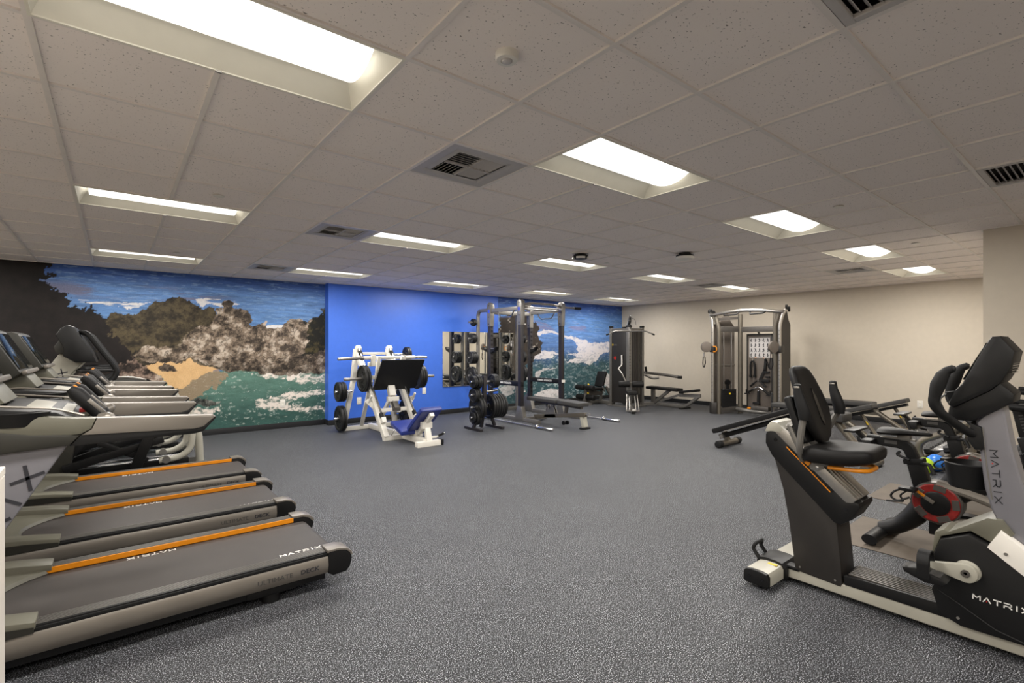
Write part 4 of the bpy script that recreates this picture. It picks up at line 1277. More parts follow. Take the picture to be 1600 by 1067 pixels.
# ------------------------------------------------------------------ power rack
def rack():
    xa, xb, ya, yb, ys = 6.42, 7.56, 7.76, 8.80, 9.28
    t = thing('power_rack', 'tall grey and charcoal power rack in front of the mirror', 'power rack', ((xa + xb) / 2, (ya + yb) / 2, 0))
    D, L = 'rack_dark', 'steel_grey'
    for x in (xa, xb):
        for y in (ya, yb):
            u = part(t, 'upright', D, MB().bx(x - 0.04, x + 0.04, y - 0.05, y + 0.05, 0.03, 2.1, 0.006))
            sx = 1 if x == xa else -1
            for k in range(17):
                z = 0.45 + k * 0.098
                yy = y + (0.05 if y == ya else -0.05)
                part(u, 'hook_slot', 'black_plastic', MB().bx(x - 0.022, x + 0.022, yy - 0.004, yy + 0.004, z, z + 0.045))
            cp = [(y - 0.075, 2.38), (y - 0.06, 2.44), (y, 2.47), (y + 0.06, 2.44), (y + 0.075, 2.36), (y + 0.055, 1.95), (y - 0.055, 1.95)]
            c = part(t, 'top_bracket', L, MB().prism(cp, 'x', x - 0.05, x + 0.05, 0.006))
            for z in (2.0, 2.15, 2.40):
                for s in (-1, 1):
                    part(c, 'bolt', 'black_plastic', MB().cyl((x + s * 0.05, y, z), (x + s * 0.055, y, z), 0.012, n=8))
            part(c, 'maker_tag', 'tag_blue', MB().bx(x - 0.053, x - 0.05, y - 0.035, y + 0.035, 2.24, 2.31, 0.001, 1))
            gp = [(y - 0.14, 0.03), (y + 0.14, 0.03), (y + 0.06, 0.30), (y - 0.06, 0.30)]
            part(t, 'foot_bracket', L, MB().prism(gp, 'x', x - 0.048, x + 0.048, 0.005))
        part(t, 'base_rail', L, MB().bx(x - 0.04, x + 0.04, 7.20, 9.34, 0.0, 0.075, 0.006))
        part(t, 'top_rail', L, MB().bx(x - 0.035, x + 0.035, ya, yb, 2.25, 2.33, 0.006))
        tr = part(t, 'storage_post', L, MB().rtube([(x, yb, 2.31), (x, ys - 0.05, 2.31), (x, ys, 2.22), (x, ys, 0.03)], 0.07, 0.07, rad=0.2))
        s = -1 if x == xa else 1
        for z in (2.04, 1.68, 1.25, 0.85, 0.4):
            part(tr, 'weight_horn', 'steel_brushed', MB().cyl((x + s * 0.03, ys, z), (x + s * 0.26, ys, z + 0.012), 0.023, n=12, bev=0.003))
        part(t, 'gusset', L, MB().prism([(yb + 0.05, 0.03), (ys + 0.02, 0.03), (yb + 0.05, 0.46)], 'x', x - 0.02, x + 0.02))
        # hanging grip under the side rail
        part(t, 'neutral_grip', 'chrome', MB().tube([(x, ya + 0.22, 2.25), (x, ya + 0.32, 2.13), (x, ya + 0.68, 2.13), (x, ya + 0.78, 2.25)], 0.014, 8, 0.05))
        sb = part(t, 'safety_bar', 'black_plastic', MB().bx(x - 0.035, x + 0.035, ya - 0.06, yb + 0.03, 0.70, 0.80, 0.01))
        text(t, 'lettering', 'HAMMER STRENGTH', 'letter_white', (x - 0.0365, ya + 0.74, 0.735), (0, -1, 0), (0, 0, 1), 0.038, 0.02, 0.95)
        if x == xb:
          part(sb, 'end_block', 'plastic_white', MB().bx(x - 0.04, x + 0.04, yb + 0.05, yb + 0.075, 0.73, 0.79, 0.004))
          part(sb, 'end_block', 'plastic_white', MB().bx(x - 0.04, x + 0.04, ya - 0.075, ya - 0.05, 0.73, 0.79, 0.004))
        for y in (yb,):
            jh = part(t, 'bar_hook', 'black_plastic', MB().prism([(y - 0.05, 1.36), (y - 0.20, 1.42), (y - 0.24, 1.50), (y - 0.20, 1.50), (y - 0.17, 1.46), (y - 0.05, 1.46)], 'x', x - 0.05, x + 0.05, 0.006))
            part(jh, 'hook_liner', 'steel_brushed', MB().bx(x - 0.04, x + 0.04, y - 0.19, y - 0.06, 1.46, 1.472))
    part(t, 'rear_tie', L, MB().bx(xa, xb, yb - 0.035, yb + 0.035, 2.22, 2.30, 0.006))
    part(t, 'low_tie', L, MB().bx(xa, xb, ys - 0.035, ys + 0.035, 0.0, 0.075, 0.006))
    pb = part(t, 'pull_up_bar', 'steel_brushed', MB().tube([(xa, ya, 2.36), (xa + 0.25, ya - 0.02, 2.40), (xb - 0.25, ya - 0.02, 2.40), (xb, ya, 2.36), (xb + 0.42, ya, 2.36)], 0.022, 10, 0.1)
              .tube([(xa, ya + 0.06, 2.31), (xb, ya + 0.06, 2.31)], 0.024, 10).tube([(xa, ya - 0.04, 2.27), (xa + 0.3, ya - 0.09, 2.26), (xb - 0.3, ya - 0.09, 2.26), (xb, ya - 0.04, 2.27)], 0.018, 8, 0.1))
    part(pb, 'hand_grip', 'black_rubber', MB().cyl((xb + 0.40, ya, 2.36), (xb + 0.60, ya, 2.36), 0.03, n=12, bev=0.006))
    part(pb, 'stub', 'steel_brushed', MB().cyl((xa + 0.04, ya - 0.05, 2.33), (xa + 0.2, ya - 0.05, 2.36), 0.03, n=12, bev=0.005))
    return xa, xb, ys
ra, rb, ry = rack()
G = 'plates stored on the power rack'
plate_row(ra - 0.16, ry, 2.05, 1, [0.085, 0.085], 'top left peg of the power rack', G)
plate_row(ra - 0.21, ry, 1.69, 1, [0.115, 0.115, 0.115], 'second left peg of the power rack', G)
plate_row(ra - 0.24, ry, 1.26, 1, [0.14, 0.14, 0.14, 0.14], 'third left peg of the power rack', G)
plate_row(ra - 0.22, ry, 0.86, 1, [0.2, 0.2], 'fourth left peg of the power rack', G)
plate_row(rb + 0.2, ry, 1.69, -1, [0.115, 0.115], 'second right peg of the power rack', G)
plate_row(rb + 0.2, ry, 1.26, -1, [0.14, 0.14], 'third right peg of the power rack', G)
plate_row(rb + 0.2, ry, 0.86, -1, [0.2, 0.2], 'fourth right peg of the power rack', G)

def barbell(x, y0, label):
    t = thing('barbell', label, 'barbell', (x, y0 + 1.1, 0), 'chrome barbells on the floor')
    z = 0.0265
    part(t, 'shaft', 'steel_brushed', MB().cyl((x, y0 + 0.40, z), (x, y0 + 1.8, z), 0.014, n=10))
    for s in (0, 1):
        a = y0 if s == 0 else y0 + 2.2
        d = 1 if s == 0 else -1
        part(t, 'sleeve', 'chrome', MB().cyl((x, a, z), (x, a + d * 0.42, z), 0.0255, n=14, bev=0.004))
        part(t, 'collar', 'chrome', MB().cyl((x, a + d * 0.40, z + 0.011), (x, a + d * 0.44, z + 0.011), 0.037, n=16, bev=0.005))
    return t
b1 = barbell(6.05, 6.43, 'chrome barbell on the floor left of the bench, in front of the plate tree')
dup(b1, (7.82, 6.38 + 1.1, 0), 'chrome barbell on the floor right of the bench, towards the pulley tower')

def flat_bench():
    x = 6.68
    t = thing('weight_bench', 'charcoal adjustable bench with tan post in front of the power rack', 'bench', (x, 6.8, 0))
    part(t, 'back_pad', 'grey_vinyl', MB().bar((x, 6.88, 0.455), (x, 7.72, 0.455), 0.29, 0.07, bev=0.022, seg=3))
    part(t, 'seat_pad', 'grey_vinyl', MB().bar((x, 6.28, 0.44), (x, 6.83, 0.46), 0.30, 0.075, bev=0.022, seg=3))
    part(t, 'spine', 'frame_bronze', MB().bar((x, 7.62, 0.09), (x, 6.22, 0.27), 0.07, 0.075, bev=0.006))
    f = part(t, 'front_post', 'light_beige_grey', MB().bar((x + 0.03, 6.27, 0.03), (x + 0.03, 6.33, 0.26), 0.11, 0.07, bev=0.008))
    part(f, 'foot_plate', 'black_rubber', MB().bx(x - 0.07, x + 0.13, 6.22, 6.32, 0, 0.03, 0.006))
    part(t, 'adjuster_plate', 'steel_grey', MB().prism([(6.98, 0.14), (7.32, 0.11), (7.22, 0.36), (7.16, 0.26), (7.10, 0.39), (7.02, 0.28)], 'x', x - 0.035, x - 0.025).prism([(6.98, 0.14), (7.32, 0.11), (7.22, 0.36), (7.16, 0.26), (7.10, 0.39), (7.02, 0.28)], 'x', x + 0.025, x + 0.035))
    part(t, 'pad_frame', 'steel_dark', MB().bar((x, 6.32, 0.38), (x, 6.84, 0.40), 0.06, 0.05).bar((x, 6.84, 0.40), (x, 7.6, 0.40), 0.06, 0.05).bar((x, 6.75, 0.2), (x, 6.7, 0.40), 0.05, 0.05).bar((x, 7.15, 0.15), (x, 7.3, 0.40), 0.03, 0.03))
    part(t, 'front_handle', 'steel_brushed', MB().cyl((x, 6.24, 0.27), (x, 6.12, 0.285), 0.018, n=10))
    part(t, 'rear_crossbar', 'steel_grey', MB().bx(x - 0.28, x + 0.28, 7.58, 7.66, 0.02, 0.09, 0.006))
    for s in (-1, 1):
        part(t, 'wheel', 'black_rubber', MB().cyl((x + s * 0.05 + 0.1, 6.86, 0.04), (x + s * 0.05 + 0.13, 6.86, 0.04), 0.04, n=16))
flat_bench()

# ------------------------------------------------------------------ multi station pulley tower
def tower():
    x0, x1, y0, y1 = 9.92, 10.44, 7.80, 8.36
    t = thing('pulley_tower', 'charcoal multi-station pulley tower in the corner, with lat bar', 'cable machine', (10.15, 8.05, 0))
    sh = part(t, 'side_shroud', 'dark_panel', MB().bx(x0 - 0.02, x0 + 0.02, y0 + 0.05, y1 - 0.02, 0.1, 1.93, 0.008))
    part(t, 'front_shroud', 'dark_panel', MB().bx(x0 + 0.04, x1 - 0.02, y0 - 0.02, y0 + 0.02, 0.1, 1.93, 0.008))
    for k in range(5):
        part(t, 'shroud_rib', 'steel_dark', MB().bx(x0 + 0.15 + k * 0.06, x0 + 0.165 + k * 0.06, y0 - 0.028, y0 - 0.02, 0.3, 1.88))
    part(t, 'rear_shroud', 'dark_panel', MB().bx(x0 + 0.03, x1, y1 - 0.03, y1, 0.1, 1.93, 0.008).bx(x1 - 0.03, x1, y0 + 0.05, y1 - 0.04, 0.1, 1.93, 0.008))
    for x, y, w in ((x0, y0, 0.05), (x0, y1, 0.035), (x1, y0, 0.04), (x1, y1, 0.035)):
        p = part(t, 'corner_post', 'steel_grey', MB().bx(x - w, x + w, y - w, y + w, 0.0, 1.99 if w < 0.05 else 2.0, 0.01))
        part(p, 'post_cap', 'black_plastic', MB().bx(x - w - 0.005, x + w + 0.005, y - w - 0.005, y + w + 0.005, 1.99, 2.03, 0.008))
    part(t, 'top_frame', 'steel_grey', MB().bar((x0, y0, 1.93), (x0, y1, 1.93), 0.06, 0.07).bar((x0, y0, 1.93), (x1, y0, 1.93), 0.06, 0.07))
    d = Vector((-0.73, -0.68, 0))
    sd = Vector((0.68, -0.73, 0))
    f = Vector((x0, y0, 0)) + d * 0.06
    arm = part(t, 'boom', 'steel_grey', MB().bar(f - d * 0.35 + Vector((0, 0, 2.02)), f + d * 0.24 + Vector((0, 0, 2.17)), 0.07, 0.08, bev=0.006))
    for k, (q, z) in enumerate(((0.24, 2.2), (0.05, 2.12), (-0.25, 2.14))):
        c = f + d * q + Vector((0, 0, z))
        part(arm, 'pulley', 'black_plastic', MB().lathe([(-0.015, 0.05), (-0.012, 0.06), (0, 0.052), (0.012, 0.06), (0.015, 0.05)], c, sd, 18))
    e = f + d * 0.29
    part(arm, 'cable', 'black_plastic', MB().tube([e + Vector((0, 0, 2.16)), e + Vector((0, 0, 1.92))], 0.004, 6).tube([e + Vector((0, 0, 2.2)) + sd * 0.02, e + sd * 0.12 + Vector((0, 0, 2.16)), e + sd * 0.14 + Vector((0, 0, 2.02))], 0.004, 6, 0.08))
    part(arm, 'ball_stop', 'black_plastic', MB().lathe([(0, 0), (0.01, 0.02), (0.03, 0.025), (0.05, 0.02), (0.06, 0)], e + Vector((0, 0, 1.98)), (0, 0, 1), 12))
    c = e + Vector((0, 0, 1.88))
    lb = part(t, 'lat_bar', 'steel_brushed', MB().tube([c - sd * 0.56 + Vector((0, 0, -0.09)), c - sd * 0.36, c, c + sd * 0.36, c + sd * 0.56 + Vector((0, 0, -0.09))], 0.016, 10, 0.06).cyl(c, c + Vector((0, 0, 0.05)), 0.02, n=10))
    for s in (-1, 1):
        part(lb, 'hand_grip', 'black_rubber', MB().cyl(c + sd * (s * 0.50) + Vector((0, 0, -0.065)), c + sd * (s * 0.57) + Vector((0, 0, -0.094)), 0.02, n=10))
    # lat seat
    r = f + d * 0.5
    rl = part(t, 'knee_roller', 'black_vinyl', MB().cyl(r - sd * 0.29 + Vector((0, 0, 0.62)), r - sd * 0.03 + Vector((0, 0, 0.62)), 0.075, n=18, bev=0.015))
    part(t, 'knee_roller', 'black_vinyl', MB().cyl(r + sd * 0.03 + Vector((0, 0, 0.62)), r + sd * 0.29 + Vector((0, 0, 0.62)), 0.075, n=18, bev=0.015))
    part(t, 'roller_post', 'steel_grey', MB().bar(f + d * 0.1 + Vector((0, 0, 0.5)), r + Vector((0, 0, 0.62)), 0.05, 0.06, bev=0.006).bar(r + Vector((0, 0, 0.25)), r + Vector((0, 0, 0.66)), 0.05, 0.05, bev=0.006))
    s0 = f + d * 0.72
    part(t, 'lat_seat', 'black_vinyl', MB().box(s0 + Vector((0, 0, 0.44)), (0.34, 0.24, 0.07), rot3(d, sd, (0, 0, 1)), 0.025, 3))
    seat_leg = MB()
    for s in (-1, 1):
        for q in (0.07, 0.14):
            seat_leg.cyl(s0 + sd * (s * q * 0.8) + Vector((0, 0, 0.41)), s0 + sd * (s * q) + d * 0.22 + Vector((0, 0, 0.05)), 0.013, n=8)
    part(t, 'seat_rods', 'steel_brushed', seat_leg.bar(s0 + sd * -0.15 + d * 0.22 + Vector((0, 0, 0.05)), s0 + sd * 0.15 + d * 0.22 + Vector((0, 0, 0.05)), 0.03, 0.03))
    part(t, 'lat_base', 'steel_grey', MB().bar(f + Vector((0, 0, 0.06)), f + d * 1.12 + Vector((0, 0, 0.05)), 0.07, 0.07, bev=0.006).bar(f + d * 1.08 + Vector((0, 0, 0.03)), f + d * 1.22 + Vector((0, 0, 0.10)), 0.09, 0.06, bev=0.01))
    part(t, 'base_plate', 'steel_grey', MB().bx(x0 - 0.1, x1 + 0.1, y0 - 0.06, y0 + 0.06, 0, 0.03, 0.006).bx(x0 - 0.07, x0 + 0.07, y0, y1 + 0.1, 0, 0.03, 0.006))
    # press handles beside the front post
    part(t, 'press_handle', 'steel_brushed', MB().tube([(x0 - 0.06, y0 + 0.18, 1.30), (x0 - 0.10, y0 + 0.14, 1.05), (x0 - 0.16, y0 + 0.20, 0.96), (x0 - 0.12, y0 + 0.12, 0.84), (x0 - 0.05, y0 + 0.06, 0.64)], 0.02, 8, 0.03))
    part(sh, 'logo_mark', 'red', MB().box((x0 - 0.022, y1 - 0.14, 1.22), (0.004, 0.07, 0.07), Matrix.Rotation(R(45), 4, 'X')))
    part(sh, 'label_plate', 'letter_grey', MB().bx(x0 - 0.023, x0 - 0.02, y1 - 0.2, y1 - 0.1, 1.53, 1.57))
    part(sh, 'label_spot', 'yellow', MB().bx(x0 - 0.023, x0 - 0.02, y1 - 0.08, y1 - 0.055, 1.53, 1.58))
    # weight numbers down the front post: a strip of small pale marks
    for k in range(15):
        z = 1.72 - k * 0.075
        part(t, 'weight_mark', 'letter_grey', MB().box(f + d * 0.005 + Vector((0.012, -0.012, z)), (0.004, 0.03, 0.018), rot3(d, sd, (0, 0, 1))))
    # row station: arm, bench, low frame
    X = 10.80
    part(t, 'row_arm', 'steel_dark', MB().tube([(10.48, 7.9, 0.86), (10.62, 7.78, 0.84), (10.80, 7.40, 0.80), (10.80, 6.98, 0.76)], 0.035, 8, 0.1).tube([(10.48, 7.75, 0.80), (10.62, 7.62, 0.70), (10.75, 7.52, 0.72)], 0.03, 8, 0.08))
    part(t, 'row_lever', 'black_plastic', MB().bar((10.60, 7.78, 0.84), (10.59, 7.80, 1.00), 0.05, 0.04, bev=0.006))
    part(t, 'hand_grip', 'black_rubber', MB().bx(10.77, 10.83, 6.90, 7.0, 0.72, 0.79, 0.008))
    part(t, 'row_bench', 'black_vinyl', MB().bar((X, 7.86, 0.46), (X, 6.94, 0.445), 0.27, 0.07, bev=0.02, seg=3))
    part(t, 'row_seat', 'black_vinyl', MB().bar((X, 6.90, 0.40), (X, 6.48, 0.465), 0.28, 0.06, bev=0.02, seg=3))
    part(t, 'row_frame', 'steel_grey', MB().bar((X, 7.72, 0.43), (X, 7.72, 0.06), 0.08, 0.09, bev=0.006).bar((X, 7.72, 0.05), (X, 7.24, 0.42), 0.07, 0.07, bev=0.006).bar((10.40, 7.86, 0.06), (X, 7.70, 0.06), 0.08, 0.06)
         .rtube([(X, 7.60, 0.05), (X, 6.80, 0.05), (X, 6.42, 0.34)], 0.07, 0.07, rad=0.12).bar((X, 7.5, 0.14), (X, 6.86, 0.36), 0.05, 0.05).bar((X, 6.95, 0.32), (X, 6.40, 0.34), 0.06, 0.08))
    part(t, 'row_foot', 'black_rubber', MB().bx(X - 0.2, X + 0.2, 6.78, 6.86, 0.0, 0.03, 0.006))
tower()

def leg_ext():
    y = 8.95
    t = thing('leg_extension', 'black leg extension machine with rollers and upright backrest by the sea mural', 'leg machine', (9.9, y, 0))
    part(t, 'backrest', 'black_vinyl', MB().bar((10.12, y, 0.44), (10.26, y, 0.84), 0.30, 0.075, (1, 0, -0.3), bev=0.025, seg=3))
    part(t, 'seat', 'black_vinyl', MB().bar((9.72, y, 0.40), (10.14, y, 0.385), 0.38, 0.08, bev=0.025, seg=3))
    part(t, 'seat_frame', 'steel_dark', MB().prism([(9.55, 0.10), (9.62, 0.48), (9.72, 0.50), (9.85, 0.36), (10.2, 0.30), (10.2, 0.22), (9.8, 0.2), (9.72, 0.08)], 'y', y - 0.06, y + 0.06, 0.01))
    for z, x in ((0.44, 9.58), (0.19, 9.60)):
        part(t, 'leg_roller', 'black_vinyl', MB().cyl((x, y - 0.30, z), (x, y - 0.04, z), 0.07, n=16, bev=0.015))
        part(t, 'leg_roller', 'black_vinyl', MB().cyl((x, y + 0.04, z), (x, y + 0.30, z), 0.07, n=16, bev=0.015))
    part(t, 'swing_arm', 'steel_grey', MB().bar((9.66, y, 0.50), (9.58, y, 0.12), 0.04, 0.06, bev=0.006))
    part(t, 'adjust_knob', 'yellow', MB().lathe([(0, 0.012), (0.02, 0.024), (0.04, 0.02), (0.045, 0)], (9.62, y - 0.08, 0.50), (0, 0, 1), 12))
    part(t, 'pull_pin', 'yellow', MB().cyl((9.60, y - 0.07, 0.30), (9.60, y - 0.10, 0.30), 0.02, n=10))
    part(t, 'base_frame', 'steel_grey', MB().bar((9.55, y, 0.05), (10.25, y, 0.05), 0.08, 0.08, bev=0.006).bar((10.1, y, 0.05), (10.1, 8.42, 0.05), 0.08, 0.08, bev=0.006).bx(9.5, 9.58, y - 0.25, y + 0.25, 0, 0.06, 0.006).bar((10.18, y, 0.06), (10.24, y, 0.46), 0.06, 0.06))
    part(t, 'side_handle', 'steel_brushed', MB().tube([(10.06, y - 0.24, 0.33), (9.98, y - 0.25, 0.46)], 0.017, 8))
    part(t, 'back_link', 'steel_grey', MB().bar((10.28, y - 0.1, 0.44), (10.42, y - 0.12, 0.22), 0.04, 0.07, bev=0.006))
leg_ext()

# ------------------------------------------------------------------ functional trainer by the right wall
def functional_trainer():
    t = thing('functional_trainer', 'tall dual-pulley functional trainer with accessory board against the beige wall', 'cable machine', (10.9, 5.2, 0))
    yc = 5.20
    for s in (1, -1):
        def q(x, y):
            return (x, yc + s * y)
        f0, f1 = (10.50, 0.72), (10.56, 0.61)     # chrome column, grey column
        b = (11.08, 0.385)                        # inner rear column
        def P3(a, z):
            return (a[0], yc + s * a[1], z)
        pp = part(t, 'pulley_column', 'steel_brushed', MB().tube([P3(f0, 0.05), P3(f0, 1.96), P3((f0[0] + 0.03, f0[1] + 0.05), 2.18), P3((f0[0] + 0.06, f0[1] + 0.1), 2.26)], 0.032, 12, 0.2))
        hl = MB()
        for k in range(22):
            z = 0.25 + k * 0.075
            hl.cyl((f0[0] - 0.034, yc + s * f0[1], z), (f0[0] - 0.031, yc + s * f0[1], z), 0.008, n=6)
        part(pp, 'position_holes', 'black_plastic', hl, kind='stuff')
        part(t, 'front_column', 'frame_bronze', MB().tube([P3(f1, 0.0), P3(f1, 1.92), P3((f1[0], f1[1] + 0.05), 2.08), P3((f1[0], f1[1] + 0.08), 2.22)], 0.045, 12, 0.2))
        part(t, 'rear_column', 'frame_bronze', MB().cyl(P3(b, 0.0), P3(b, 2.24), 0.05, n=14))
        # base and header of the tower
        part(t, 'tower_base', 'steel_dark', MB().bar(P3((10.50, 0.66), 0.10), P3(b, 0.10), 0.06, 0.12, bev=0.008))
        part(t, 'base_cover', 'dark_panel', MB().prism([(10.44, yc + s * 0.72), (10.50, yc + s * 0.80), (10.62, yc + s * 0.78), (10.60, yc + s * 0.62), (10.48, yc + s * 0.62)], 'z', 0.0, 0.26, 0.02))
        part(t, 'tower_header', 'steel_dark', MB().bar(P3(f1, 1.90), P3(b, 1.90), 0.05, 0.12, bev=0.008))
        dx, dy = b[0] - f1[0], (b[1] - f1[1])
        if s < 0:
            dx, dy = 0.5, 0.0
        L = math.hypot(dx, dy)
        ux = Vector((dx / L, s * dy / L, 0))
        uy = Vector((0, 0, 1)).cross(ux)
        o = Vector(P3(f1, 0)) + Vector((0.06, s * 0.16, 0) if s > 0 else (-0.01, -0.04, 0))
        # outer shroud behind the stack, with a swooping top
        prof = [(0.0, 0.06), (0.0, 2.0), (0.06, 2.02), (0.20, 2.08), (0.30, 2.24), (0.36, 2.26), (0.40, 2.24), (0.46, 2.08), (0.56, 1.96), (0.56, 0.06)]
        mb = MB()
        v0 = [mb.bm.verts.new(o + ux * a + Vector((0, 0, z))) for a, z in prof]
        v1 = [mb.bm.verts.new(o + ux * a + Vector((0, s * 0.025, z))) for a, z in prof]
        n = len(prof)
        fs = [mb.bm.faces.new(v0), mb.bm.faces.new(v1[::-1])] + [mb.bm.faces.new([v0[i], v1[i], v1[(i + 1) % n], v0[(i + 1) % n]]) for i in range(n)]
        bmesh.ops.recalc_face_normals(mb.bm, faces=fs)
        sh = part(t, 'shroud', 'taupe_panel' if s > 0 else 'dark_panel', mb)
        part(sh, 'shroud_seam', 'silver_paint', MB().bar(o + Vector((0, -s * 0.004, 1.09)), o + ux * 0.56 + Vector((0, -s * 0.004, 1.09)), 0.02, 0.025))
        # guide rods and stack
        c = (Vector(P3(f1, 0)) + Vector(P3(b, 0))) / 2 + Vector((0, s * 0.05, 0))
        for k in (-1, 1):
            part(t, 'guide_rod', 'chrome', MB().cyl(c + ux * (0.10 * k) + Vector((0, 0, 0.12)), c + ux * (0.10 * k) + Vector((0, 0, 1.86)), 0.012, n=10))
        st = part(t, 'weight_stack', 'black_plastic', MB().box(c + Vector((0, 0, 0.13 + 0.21)), (0.36, 0.12, 0.42), rot3(ux, uy, (0, 0, 1)), 0.006))
        for k in range(14):
            part(st, 'weight_slab', 'iron_black', MB().box(c + Vector((0, 0, 0.155 + k * 0.029)), (0.37, 0.13, 0.025), rot3(ux, uy, (0, 0, 1)), 0.003, 1))
        part(st, 'selector_pin', 'yellow', MB().lathe([(0, 0.012), (0.02, 0.022), (0.03, 0)], c - uy * (0.065 * (1 if uy.x > 0 else -1)) + Vector((0, 0, 0.45)), uy * (-1 if uy.x > 0 else 1), 10))
        part(t, 'stack_pulley', 'black_plastic', MB().cyl(c + Vector((0, 0, 0.70)) - uy * 0.02, c + Vector((0, 0, 0.70)) + uy * 0.02, 0.065, n=18).bx(c.x - 0.03, c.x + 0.03, c.y - 0.02, c.y + 0.02, 0.55, 0.68))
        # swivel pulley carriage on the chrome column
        z = 1.45
        a = Vector(P3(f0, z))
        cg = part(t, 'carriage', 'dark_panel', MB().bx(a.x - 0.06, a.x + 0.10, a.y - 0.05, a.y + 0.05, z - 0.07, z + 0.07, 0.012))
        out = Vector((-0.75, s * 0.55 if s > 0 else 0.35, 0)).normalized()
        w = a + out * 0.15 + Vector((0, 0, 0.05))
        nn = Vector((-out.y, out.x, 0))
        part(cg, 'pulley_cover', 'taupe_panel', MB().lathe([(-0.03, 0.10), (-0.025, 0.118), (0.025, 0.118), (0.03, 0.10)], w, nn, 26))
        part(cg, 'release_ring', 'orange', MB().tube([a + Vector((-0.09, -s * 0.06, -0.06)), a + Vector((-0.10, -s * 0.13, -0.06)), a + Vector((-0.10, -s * 0.15, 0.0)), a + Vector((-0.10, -s * 0.13, 0.06)), a + Vector((-0.09, -s * 0.06, 0.06))], 0.011, 8, 0.04))
        hd = w + out * 0.05 - Vector((0, 0, 0.12))
        part(cg, 'hook_strap', 'black_plastic', MB().tube([hd, hd - Vector((0, 0, 0.11))], 0.008, 6).tube([hd - Vector((0, -0.02, 0.10)), hd - Vector((0, -0.03, 0.24)), hd - Vector((0, -0.02, 0.34))], 0.012, 6).tube([hd - Vector((0, 0.02, 0.10)), hd - Vector((0, 0.03, 0.24)), hd - Vector((0, 0.0, 0.34))], 0.012, 6))
        part(cg, 'carabiner', 'chrome', MB().cyl(hd - Vector((0, 0, 0.02)), hd - Vector((0, 0, 0.10)), 0.014, n=8))
        # top pulleys
        tp = Vector(P3((f0[0] + 0.05, f0[1] + 0.1), 2.27))
        for k in (0, 1):
            part(t, 'top_pulley', 'black_plastic', MB().lathe([(-0.02, 0.045), (-0.015, 0.06), (0, 0.05), (0.015, 0.06), (0.02, 0.045)], tp + Vector((0.02 + 0.12 * k, 0, 0.03 * (1 - k))), (0.3, s, 0), 16))
    # arched pull-up bar between the towers with dark grips
    pts = [(10.52, yc + 0.78, 2.22)] + [(10.50, yc + 0.70 - 1.40 * k / 10, 2.22 + 0.06 * math.sin(math.pi * k / 10)) for k in range(11)] + [(10.52, yc - 0.78, 2.22)]
    ab = part(t, 'pull_up_arch', 'steel_brushed', MB().tube(pts, 0.035, 12))
    for y0 in (0.45, -0.12):
        part(ab, 'pull_up_grip', 'black_rubber', MB().tube([(10.49, yc + y0, 2.23), (10.43, yc + y0 - 0.03, 2.19), (10.43, yc + y0 - 0.30, 2.20), (10.49, yc + y0 - 0.33, 2.24)], 0.018, 8, 0.03))
    part(t, 'cross_tie', 'steel_dark', MB().bx(11.05, 11.11, yc - 0.385, yc + 0.385, 1.83, 1.95, 0.008))
    part(t, 'top_tie', 'steel_dark', MB().bar((10.6, yc + 0.66, 2.12), (11.08, yc + 0.40, 2.16), 0.05, 0.06).bar((10.6, yc - 0.66, 2.12), (11.08, yc - 0.40, 2.16), 0.05, 0.06))
    lt = part(t, 'low_tie', 'steel_grey', MB().tube([(10.98, yc + 0.42, 0.10), (10.86, yc + 0.20, 0.10), (10.86, yc - 0.20, 0.10), (10.98, yc - 0.42, 0.10)], 0.045, 10, 0.15))
    part(lt, 'foot_brace', 'steel_dark', MB().bx(10.80, 10.92, yc - 0.36, yc + 0.02, 0.14, 0.22, 0.015))
    part(lt, 'foot_brace_tip', 'orange', MB().bx(10.82, 10.88, yc + 0.02, yc + 0.10, 0.145, 0.18, 0.006))
    # accessory board
    bd = part(t, 'accessory_board', 'taupe_panel', MB().bx(11.18, 11.21, yc - 0.26, yc + 0.26, 0.16, 1.77, 0.004))
    part(bd, 'board_frame', 'dark_panel', MB().bx(11.165, 11.215, yc - 0.285, yc - 0.255, 0.14, 1.79, 0.004).bx(11.165, 11.215, yc + 0.255, yc + 0.285, 0.14, 1.79, 0.004).bx(11.165, 11.215, yc - 0.285, yc + 0.285, 1.76, 1.79, 0.004).bx(11.165, 11.215, yc - 0.285, yc + 0.285, 0.14, 0.165, 0.004))
    part(t, 'board_hanger', 'steel_dark', MB().bar((11.11, yc, 1.84), (11.18, yc, 1.78), 0.03, 0.03))
    # exercise chart: 5 x 4 pictures
    ch = part(bd, 'exercise_chart', 'vent_grey', MB().bx(11.176, 11.18, yc - 0.225, yc + 0.225, 1.265, 1.705))
    rr = random.Random(3)
    for i in range(5):
        for j in range(4):
            cy, cz = yc - 0.18 + 0.09 * i, 1.32 + 0.11 * j
            fig = MB()
            fig.box((11.175, cy, cz + 0.026), (0.002, 0.02, 0.02))
            fig.bar((11.175, cy, cz + 0.02), (11.175, cy + rr.uniform(-.015, .015), cz - 0.014), 0.02, 0.002, (1, 0, 0))
            fig.bar((11.175, cy, cz + 0.012), (11.175, cy + rr.uniform(-.036, .036), cz + rr.uniform(-.02, .035)), 0.009, 0.002, (1, 0, 0))
            fig.bar((11.175, cy, cz - 0.012), (11.175, cy + rr.uniform(-.032, .0), cz - 0.042), 0.012, 0.002, (1, 0, 0))
            fig.bar((11.175, cy, cz - 0.012), (11.175, cy + rr.uniform(0, .032), cz - 0.042), 0.012, 0.002, (1, 0, 0))
            part(ch, 'exercise_figure', 'letter_dark', fig, kind='stuff')
